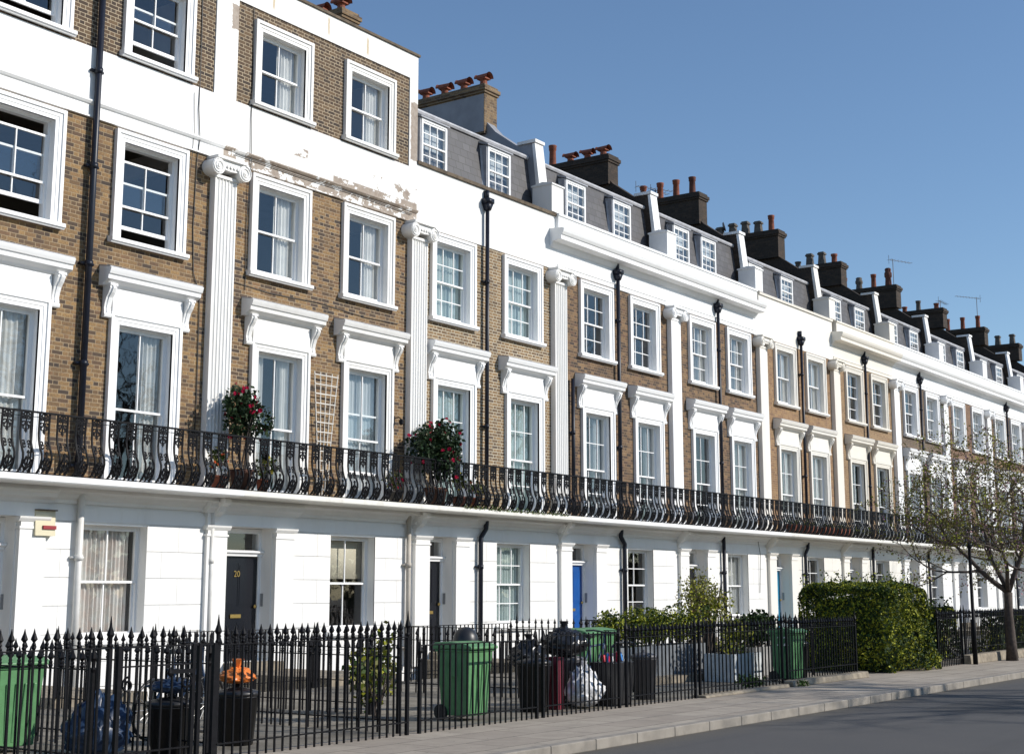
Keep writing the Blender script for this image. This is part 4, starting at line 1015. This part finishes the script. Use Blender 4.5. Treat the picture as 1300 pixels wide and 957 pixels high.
# moss and weeds on the ledge of the pale brick house
m=MB(); leaves(m,[(R.uniform(6.6,10.9),-.93+R.gauss(0,.02),3.50+abs(R.gauss(0,.035))*(1+math.sin(x_*2)) ) for x_ in [R.uniform(0,9) for _ in range(500)]],.03,2,[.6,.4]); o=m.build('moss',['grass tuft','leaf olive']); o['kind']='stuff'
# trellis
t=thing('trellis','white fan shaped trellis leaning on the brick wall between the two balcony windows','trellis',(3.06-.23,-.06,3.54))
m=MB(); 
for i in range(5):
    a=(i/4-.5); m.tube([(a*.30,0,0),(a*.42,0,1.2),(a*.72,0,2.66)],.011,4)
m.build('uprights','trellis white',t)
m=MB()
for j in range(13):
    z=.2+j*.2; w=.15+.06*(z/1.2) if z<1.2 else .21+.15*(z-1.2)/1.46; m.box(-w-.01,w+.01,-.018,-.008,z-.01,z+.01)
m.build('crossbars','trellis white',t)
t.rotation_euler=(.02,0,0)
# ------------------------------------------------------------------ front garden things
def wheelie(label,x,y,h=.98,rz=0,mt='bin green',num=None,grp='wheelie bins',w=.56,d=.66):
    t=thing('wheelie_bin',label,'wheelie bin',(x,y,0),grp,rz)
    def body(m):
        a,b=w/2*.80,w/2; c,e=d/2*.78,d/2*.95; H=h-.10
        m.hexa([(-a,-c,.06),(a,-c,.06),(a,c,.06),(-a,c,.06)],[(-b,-e,H),(b,-e,H),(b,e,H),(-b,e,H)])
        m.box(-b-.02,b+.02,-e-.02,e+.02,H-.03,H)
        for s in(-1,1): m.box(s*b-.012,s*b+.012,-e*.2,e*.2,H-.35,H-.03)
        for q in (-.6,-.2,.2,.6): m.hexa([(q*a-.02,-c-.008,.1),(q*a+.02,-c-.008,.1),(q*a+.02,-c+.02,.1),(q*a-.02,-c+.02,.1)],[(q*b-.02,-e-.008,H*.80),(q*b+.02,-e-.008,H*.80),(q*b+.02,-e+.02,H*.80),(q*b-.02,-e+.02,H*.80)])
    b=put('body',cached(('wb',w,d,h,mt),'body',mt,body),t,bevel=.012)
    def lid(m):
        H=h-.095; e=d/2
        m.prism_x([(-e-.05,H),(-e-.05,H+.035),(-e+.06,H+.07),(0,H+.095),(e,H+.085),(e+.03,H+.03),(e+.03,H)],-w/2-.035,w/2+.035)
    put('lid',cached(('wl',w,d,h,mt),'lid',mt,lid),t,bevel=.012)
    m=MB(); m.tube([(-w/2+.03,d/2+.07,h-.12),(w/2-.03,d/2+.07,h-.12)],.016,8); 
    for s in (-1,1): m.tube([(s*(w/2-.05),d/2-.05,h-.12),(s*(w/2-.05),d/2+.07,h-.12)],.014,6)
    m.build('handle','black plastic',t)
    for s in (-1,1):
        m=MB(); n=14
        pts=[(.10*math.cos(2*PI*k/n),.10*math.sin(2*PI*k/n)) for k in range(n)]
        m.prism_x([(d/2-.06+p[0],.10+p[1]) for p in pts],s*(w/2-.04)-.025,s*(w/2-.04)+.025); m.build('wheel','black plastic',t)
    if num:
        me=text_mesh(num,.24,.003); me.materials.append(MATS['digits white']); put('painted_number',me,b,(-w/2-.004,-.02,h*.74),rot=(PI/2,0,-PI/2))
    return t
wheelie('green wheelie bin at the far left, behind the first railing',-9.75,-7.3,.98,0)
wheelie('bright and dark green wheelie bin standing alone behind the low plain railing',-3.95,-9.0,1.0,.0,w=.52,d=.56)
wheelie('left green wheelie bin of the touching pair before the blue door',1.15,-7.5,1.04,0.03,w=.5,d=.56)
wheelie('right green wheelie bin of the touching pair before the blue door',1.85,-7.35,1.04,-.04,w=.5,d=.56)
wheelie('green wheelie bin with a white painted number by the hedge',5.85,-9.1,.98,0,num='32',w=.52,d=.5)
wheelie('green wheelie bin behind the railing near the street tree',17.0,-7.2,1.0,0)
wheelie('dark grey wheelie bin by the tall post at the right',15.2,-7.6,1.0,0,mt='grey plastic')
def dustbin(label,x,y,h,r,mt='black plastic',dome=False):
    t=thing('dustbin',label,'dustbin',(x,y,0),'round black dustbins')
    m=MB(); m.lathe([(r*.8,0),(r,h),(r*1.06,h),(r*1.06,h+.02)],20); m.build('body',mt,t,True)
    m=MB(); 
    if dome: m.lathe([(r*1.08,h+.02),(r*1.08,h+.06),(r*1.0,h+.13),(r*.75,h+.2),(r*.4,h+.24),(.01,h+.25)],20)
    else: m.lathe([(r*1.1,h+.021),(r*1.1,h+.06),(r*.5,h+.1),(.03,h+.11),(.03,h+.14),(.01,h+.15)],20)
    m.build('lid',mt,t,True)
dustbin('tall black dome topped bin just behind the lone green wheelie bin',-2.75,-8.1,.90,.17,dome=True)
dustbin('black dustbin left of the refuse bags',-2.35,-9.0,.62,.24)
dustbin('grey dustbin below the refuse bags',-1.2,-8.8,.62,.24,'grey plastic')
dustbin('dark dustbin beside the grey planter railing',.55,-9.1,.60,.2,'grey plastic')
dustbin('small black dustbin behind the railing between the numbered bin and the hedge',6.7,-8.9,.62,.22)
dustbin('low black dustbin under the orange bag',-7.83,-8.8,.50,.24)
dustbin('low black dustbin under the dark blue sack',-8.85,-8.9,.46,.24)
def sack(name,label,c,r,mt,tie=True,seed=1):
    rg=random.Random(seed); m=MB(); nu,nv=40,26
    ph=[rg.uniform(0,6) for _ in range(6)]
    t=thing(name,label,'bag',(c[0],c[1],c[2]),None)
    vs=[]
    for j in range(nv+1):
        v=PI*j/nv
        for i in range(nu):
            u=2*PI*i/nu; d_=Vector((math.sin(v)*math.cos(u),math.sin(v)*math.sin(u),-math.cos(v)*.7)); k=.86+.34*abs(mnoise.noise(d_*1.7+Vector((seed*3.1,0,0))))+.42*abs(mnoise.noise(d_*4.1+Vector((0,seed*2.3,0))))+.16*mnoise.noise(d_*9+Vector((0,0,seed)))
            z=-math.cos(v); rr=math.sin(v)*k*(1-.30*max(0,z)); vs.append((r[0]*rr*math.cos(u),r[1]*rr*math.sin(u),r[2]*(max(z*(.9 if z<0 else 1.05*k),-.75)+.78)))
    b=len(m.v); m.v+=vs
    for j in range(nv):
        for i in range(nu): i2=(i+1)%nu; m.f.append((b+j*nu+i,b+j*nu+i2,b+(j+1)*nu+i2,b+(j+1)*nu+i)); m.m.append(0)
    m.build('sack_body',mt,t,True)
    if tie:
        m=MB(); zt=r[2]*1.80; m.lathe([(.03,zt-.03),(.018,zt),(.05,zt+.06),(.07,zt+.1)],7); m.build('knot',mt,t)
    return t
sack('rubbish_sack','black refuse sack on top of the dustbins behind the plain railing',(-1.35,-8.85,.72),(.36,.30,.22),'bag black',seed=3)
sack('rubbish_sack','smaller black refuse sack slumped left of the refuse heap',(-2.05,-8.7,.55),(.28,.26,.22),'bag black',seed=8)
sack('rubbish_sack','white sack on the ground behind the railing beside the recycling box',(-1.45,-9.25,.02),(.30,.25,.30),'bag white',seed=5)
sack('carrier_bag','bright orange plastic bag before the black front door',(-7.83,-8.8,.65),(.20,.18,.09),'bag orange',seed=6)
sack('carrier_bag','dark blue sack seen through the scrolled gate',(-8.85,-8.9,.61),(.24,.22,.08),'bag blue',seed=9)
sack('rubbish_sack','dark blue sack lying low behind the gate, left of the other blue one',(-9.55,-8.6,.02),(.34,.28,.32),'bag blue',seed=12,tie=False)
# recycling box with packaging
t=thing('recycling_box','black recycling box behind the railing heaped with packets','recycling box',(-.75,-9.3,0))
m=MB(); m.hexa([(-.26,-.18,0),(.26,-.18,0),(.26,.18,0),(-.26,.18,0)],[(-.31,-.22,.62),(.31,-.22,.62),(.31,.22,.62),(-.31,.22,.62)]); m.build('box_body','black plastic',t,bevel=.01)
m=MB(); m.tube([(-.34,-.2,.62),(-.33,-.2,.84),(-.2,-.2,.90),(.2,-.2,.90),(.36,-.2,.86)],.02,6); m.build('box_handle','black plastic',t)
pk=[]
for i in range(9):
    x=-.25+.065*i; mt=['pack red','pack blue','pack white'][i%3]
    m=MB(); m.box(-.03,.03,-.02,.02,0,R.uniform(.08,.14)); o=m.build('packet',mt,None,loc=(-.75+x,-9.36+R.uniform(0,.1),.625)); o.rotation_euler=(0,R.uniform(-.3,.3),R.uniform(0,3))
    tag(o,{'pack red':'small red packet on top of the recycling box','pack blue':'small blue packet on top of the recycling box','pack white':'small white packet on top of the recycling box'}[mt],'packet',{'pack red':'red packets','pack blue':'blue packets','pack white':'white packets'}[mt])
t=thing('plastic_crate','dark red plastic crate standing on end beside the white sack','crate',(-1.9,-9.0,0))
m=MB()
for (a,b,c,d) in ((-.09,-.07,-.15,.15),(.07,.09,-.15,.15),(-.07,.07,-.15,-.13),(-.07,.07,.13,.15)): m.box(a,b,c,d,0,.72)
m.box(-.07,.07,-.13,.13,.0,.03); m.build('crate_body','crate red',t)
# bicycle behind the left railings
def bicycle(label,x,y,rz,lean=.08):
    t=thing('bicycle',label,'bicycle',(x,y,0),'bicycles',rz); t.rotation_euler=(lean,0,rz)
    for i,cx in enumerate((-.52,.52)):
        m=MB(); n=24; pts=[(cx+.33*math.cos(2*PI*k/n),0,.34+.33*math.sin(2*PI*k/n)) for k in range(n+1)]; m.tube(pts,.018,6,cap=False)
        w=m.build('wheel','black plastic',t,True)
        m=MB(); 
        for k in range(12): a=2*PI*k/12; m.tube([(cx,0,.34),(cx+.31*math.cos(a),0,.34+.31*math.sin(a))],.003,3)
        m.tube([(cx,-.05,.34),(cx,.05,.34)],.025,8); m.build('spokes','steel',w)
    m=MB(); A=(-.52,0,.34);B=(-.08,0,.32);C=(-.2,0,.82);D=(.34,0,.84);E=(.52,0,.34)
    for p in ((A,B),(A,C),(B,C),(C,D),(B,D),(D,E)): m.tube(list(p),.017,6)
    m.tube([C,(-.23,0,.95)],.014,6); m.tube([D,(.32,0,1.0)],.016,6); m.build('bike_frame','bag blue',t,True)
    m=MB(); m.hexa([(-.36,-.07,.95),(-.36,.07,.95),(-.1,.03,.95),(-.1,-.03,.95)],[(-.36,-.07,1.0),(-.36,.07,1.0),(-.1,.02,.99),(-.1,-.02,.99)]); m.build('saddle','black plastic',t)
    m=MB(); m.tube([(.25,-.28,1.02),(.36,-.2,1.03),(.33,0,1.02),(.36,.2,1.03),(.25,.28,1.02)],.014,6); m.build('handlebar','black plastic',t,True)
bicycle('black bicycle parked behind the refuse heap beside the green bins',-.2,-8.6,.15)
bicycle('blue framed bicycle parked in the garden behind the gate',-7.6,-7.6,.2)
# planters
def planter(label,x0,x1,y0,y1,h,mt,plant,slats=False,z0=0.):
    t=thing('planter',label,'planter',((x0+x1)/2,(y0+y1)/2,0)); w=(x1-x0)/2; d=(y1-y0)/2
    m=MB(); m.box(-w,w,-d,-d+.03,z0,h); m.box(-w,w,d-.03,d,z0,h); m.box(-w,-w+.03,-d+.03,d-.03,z0,h); m.box(w-.03,w,-d+.03,d-.03,z0,h)
    if slats:
        k=int(2*w/.12)
        for i in range(k): m.box(-w+.02+i*2*w/k,-w+.10+i*2*w/k,-d-.015,-d,z0,h+.01)
        k=int(2*d/.12)
        for i in range(k): m.box(-w-.015,-w,-d+.02+i*2*d/k,-d+.10+i*2*d/k,z0,h+.01)
    m.build('planter_body',mt,t); m=MB(); m.box(-w+.03,w-.03,-d+.03,d-.03,h-.1,h-.05); m.build('planter_soil','soil',t)
    return t
m=MB(); m.box(2.3,8.6,-7.6,-6.0,0,.12); tag(m.build('raised_terrace','low wall concrete'),'low stone plinth under the grey planter of box balls','plinth')
planter('long grey planter holding the row of box balls',2.75,6.1,-7.3,-6.8,.66,'planter grey',None,z0=.12)
for i in range(6):
    x=3.0+i*.56
    shrub('box_ball',['leftmost','second','third','fourth','fifth','rightmost'][i]+' of the row of clipped box balls in the grey planter',(x,-7.05,1.02),(.40,.34,.38),1500,.035,['leaf dark','leaf mid','leaf lime'],[.2,.35,.45],'box ball',2,.02,group='box balls in the grey planter',zstem=.6,hollow=.75)
planter('white planter with yellow green plants before the olive tree',5.0,6.2,-8.4,-7.8,.5,'planter white',None)
shrub('yellow_shrub','yellow green leafy plant growing in the white planter',(5.6,-8.1,.78),(.65,.3,.38),700,.05,['leaf lime','leaf olive','leaf mid'],[.4,.3,.3],'shrub',5,.012,zstem=.42)
planter('weathered slatted wooden planter beside the numbered bin',6.9,8.6,-7.9,-7.3,.55,'planter slats',None,True)
shrub('laurel','dark green upright shrub growing in the slatted planter',(7.7,-7.6,.95),(.95,.35,.5),1500,.06,FG+['leaf mid'],[.4,.2,.4],'shrub',6,.015,zstem=.45)
shrub('olive_tree','slim airy olive tree with grey green leaves before the white wall',(8.5,-6.0,1.5),(.88,.8,.80),3200,.042,['leaf olive','leaf bronze','leaf lime'],[.55,.12,.33],'tree',14,.028,hollow=.1)
shrub('euonymus','leafy yellow green shrub behind the left part of the low plain railing',(-3.9,-7.4,.55),(.5,.4,.5),700,.055,['leaf lime','leaf mid','leaf olive'],[.3,.4,.3],'shrub',5,.015)
shrub('climbing_rose','sparse leafy rose bush behind the right end of the second railing',(-4.8,-8.2,.65),(.45,.35,.55),260,.07,['leaf mid','leaf olive','leaf lime'],[.4,.3,.3],'shrub',7,.014,hollow=.2)
shrub('weedy_tuft','low green tuft of weeds on the kerb left of the numbered bin',(3.6,-9.45,.10),(.5,.2,.14),500,.035,['grass tuft','leaf mid'],[.6,.4],'weeds')
shrub('weedy_tuft','small green tuft growing out of the kerb under the numbered bin',(4.75,-9.85,.06),(.2,.1,.1),160,.03,['grass tuft','leaf mid'],[.6,.4],'weeds')
t=thing('crushed_packet','tiny blue and white crushed packet lying in the gutter at the lower right','litter',(11.9,-11.95,-.115))
m=MB(); m.hexa([(-.09,-.05,0),(.08,-.06,0),(.09,.05,0),(-.08,.06,0)],[(-.07,-.04,.05),(.09,-.03,.07),(.07,.05,.04),(-.09,.04,.06)]); m.build('carton','pack white',t)
m=MB(); m.hexa([(-.02,-.064,.005),(.05,-.066,.005),(.05,-.05,.005),(-.02,-.05,.005)],[(-.01,-.045,.062),(.05,-.045,.068),(.05,.03,.066),(-.01,.03,.064)]); m.build('printed_panel','pack blue',t)
# ------------------------------------------------------------------ street tree
def tree(label,x,y,hgt,seed,fork=1.65,limbs=None,sc=1.,buds=2,lsz=.040):
    rg=random.Random(seed); t=thing('street_tree',label,'tree',(x,y,0))
    m=MB(); tw=MB(); lv=[]
    m.tube([(0,0,-.02),(.02,0,.5),(-.02,.01,1.1),(.0,.0,fork)],[.15,.115,.10,.10],9)
    def grow(p,d,ln,r,dep):
        q=p; path=[p]; rs=[r]; n=4
        for i in range(n):
            d=(d+Vector((rg.gauss(0,.16),rg.gauss(0,.16),rg.gauss(0,.10)+.04))).normalized(); q=q+d*ln/n; path.append(q); rs.append(r*(1-.45*(i+1)/n))
            if dep>=3: 
                for _ in range(2): lv.append((q+Vector((rg.gauss(0,.04),rg.gauss(0,.04),rg.gauss(0,.04)))))
        (m if dep<2 else tw).tube(path,rs,6 if dep<2 else 4)
        if dep<4:
            k=[4,4,3,3][dep] 
            for i in range(k):
                a=path[rg.randint(2,n)] if i else path[-1]
                ax=Vector((rg.gauss(0,1),rg.gauss(0,1),rg.gauss(0,.55))).normalized()
                nd=(d*(.9 if i==0 else .6)+ax*.85+Vector((0,0,.05))).normalized()
                if (a+nd*ln*.7).z<1.6: nd.z=abs(nd.z)
                grow(a,nd,ln*rg.uniform(.58,.8),r*.5,dep+1)
    for (d,ln,r) in limbs: grow(Vector((0,0,fork)),Vector(d).normalized(),ln,r,0)
    m.build('trunk','bark',t,True); tw.build('twigs','twig',t)
    m=MB(); pts=[]
    for p in lv:
        for _ in range(buds): pts.append(p+Vector((rg.gauss(0,.06),rg.gauss(0,.06),rg.gauss(0,.05))))
    leaves(m,pts,lsz,4,[.45,.20,.22,.13],rng=rg); m.build('crown',['leaf olive','leaf bronze','leaf lime','blossom pink'],t); t.scale=(sc,sc,sc)
    return t
tree('small spreading street tree with bare twigs and tiny bronze buds at the right edge',16.4,-10.1,5.6,21,1.62,[((-.55,.55,.7),1.65,.075),((.35,-.3,1.0),1.75,.075),((-.5,-.1,.8),1.45,.06),((.5,.55,.8),1.7,.06),((-.2,.7,.95),1.7,.05)])
BL=[((-.4,.4,1.),2.0,.09),((.35,-.3,1.1),2.0,.09),((-.5,-.3,.9),1.8,.07),((.45,.5,1.),1.9,.07)]
tree('tall bare tree on the far pavement, outside the photo, whose branches shade the cream houses',44,-23,16,5,2.0,BL,2.7,0)
tree('tall bare tree across the road, outside the photo, whose branches shade the gardens',14.5,-30,16,9,2.0,BL,2.6,0)
tree('tall bare tree across the road, outside the photo, mirrored in the left windows',30,-42,16,14,2.0,BL,2.8,0)
m=MB(); rg=random.Random(4); pts=[]
for i in range(9000):
    x=rg.uniform(-70,190); h=6+1.8*math.sin(x*.21)+1.2*math.sin(x*.53+1)+.7*math.sin(x*1.3)
    pts.append((x,-56+rg.uniform(-2,2),h*math.sqrt(rg.random())))
leaves(m,pts,.75,2,[.6,.4],rng=rg); o=m.build('added_screen_shrubbery',['leaf dark','bark']); o['kind']='stuff'  # unseen leaf bank, added to block horizon glow in the window reflections

# ------------------------------------------------------------------ light, world, camera
SV=Vector((.5,-1,.65)).normalized()
s=bpy.data.lights.new('sun','SUN'); s.energy=4.6; s.angle=math.radians(.5); s.color=(1,.945,.865)
so=bpy.data.objects.new('sun',s); COL.objects.link(so); so.rotation_euler=SV.to_track_quat('Z','Y').to_euler()
w=bpy.data.worlds.new('World'); scene.world=w; w.use_nodes=True; nt=w.node_tree
sk=nt.nodes.new('ShaderNodeTexSky'); sk.sky_type='NISHITA'; sk.sun_disc=False
sk.sun_elevation=math.asin(SV.z); sk.sun_rotation=math.atan2(SV.x,SV.y); sk.altitude=0; sk.air_density=1.05; sk.dust_density=0.; sk.ozone_density=4.0
bg=nt.nodes['Background']; L(nt,sk.outputs[0],bg.inputs[0]); bg.inputs[1].default_value=.132
cam=bpy.data.cameras.new('camera'); co=bpy.data.objects.new('camera',cam); COL.objects.link(co); scene.camera=co
F=1805.; th=math.atan(316/F); al=math.radians(35.4)
cam.sensor_width=36; cam.lens=36*F/1300; cam.clip_end=2000; cam.clip_start=.1
cam.shift_y=-(957/2-434)/1300
co.location=(-19.2,-20.6,1.65)
fw=Vector((math.cos(al)*math.cos(th),math.sin(al)*math.cos(th),math.sin(th)))
co.rotation_euler=fw.to_track_quat('-Z','Y').to_euler()
scene.view_settings.view_transform='Standard'; scene.view_settings.look='None'; scene.view_settings.gamma=1; scene.view_settings.exposure=0
scene.render.engine='CYCLES'; scene.cycles.transparent_max_bounces=16
scene.render.resolution_x=1024; scene.render.resolution_y=753
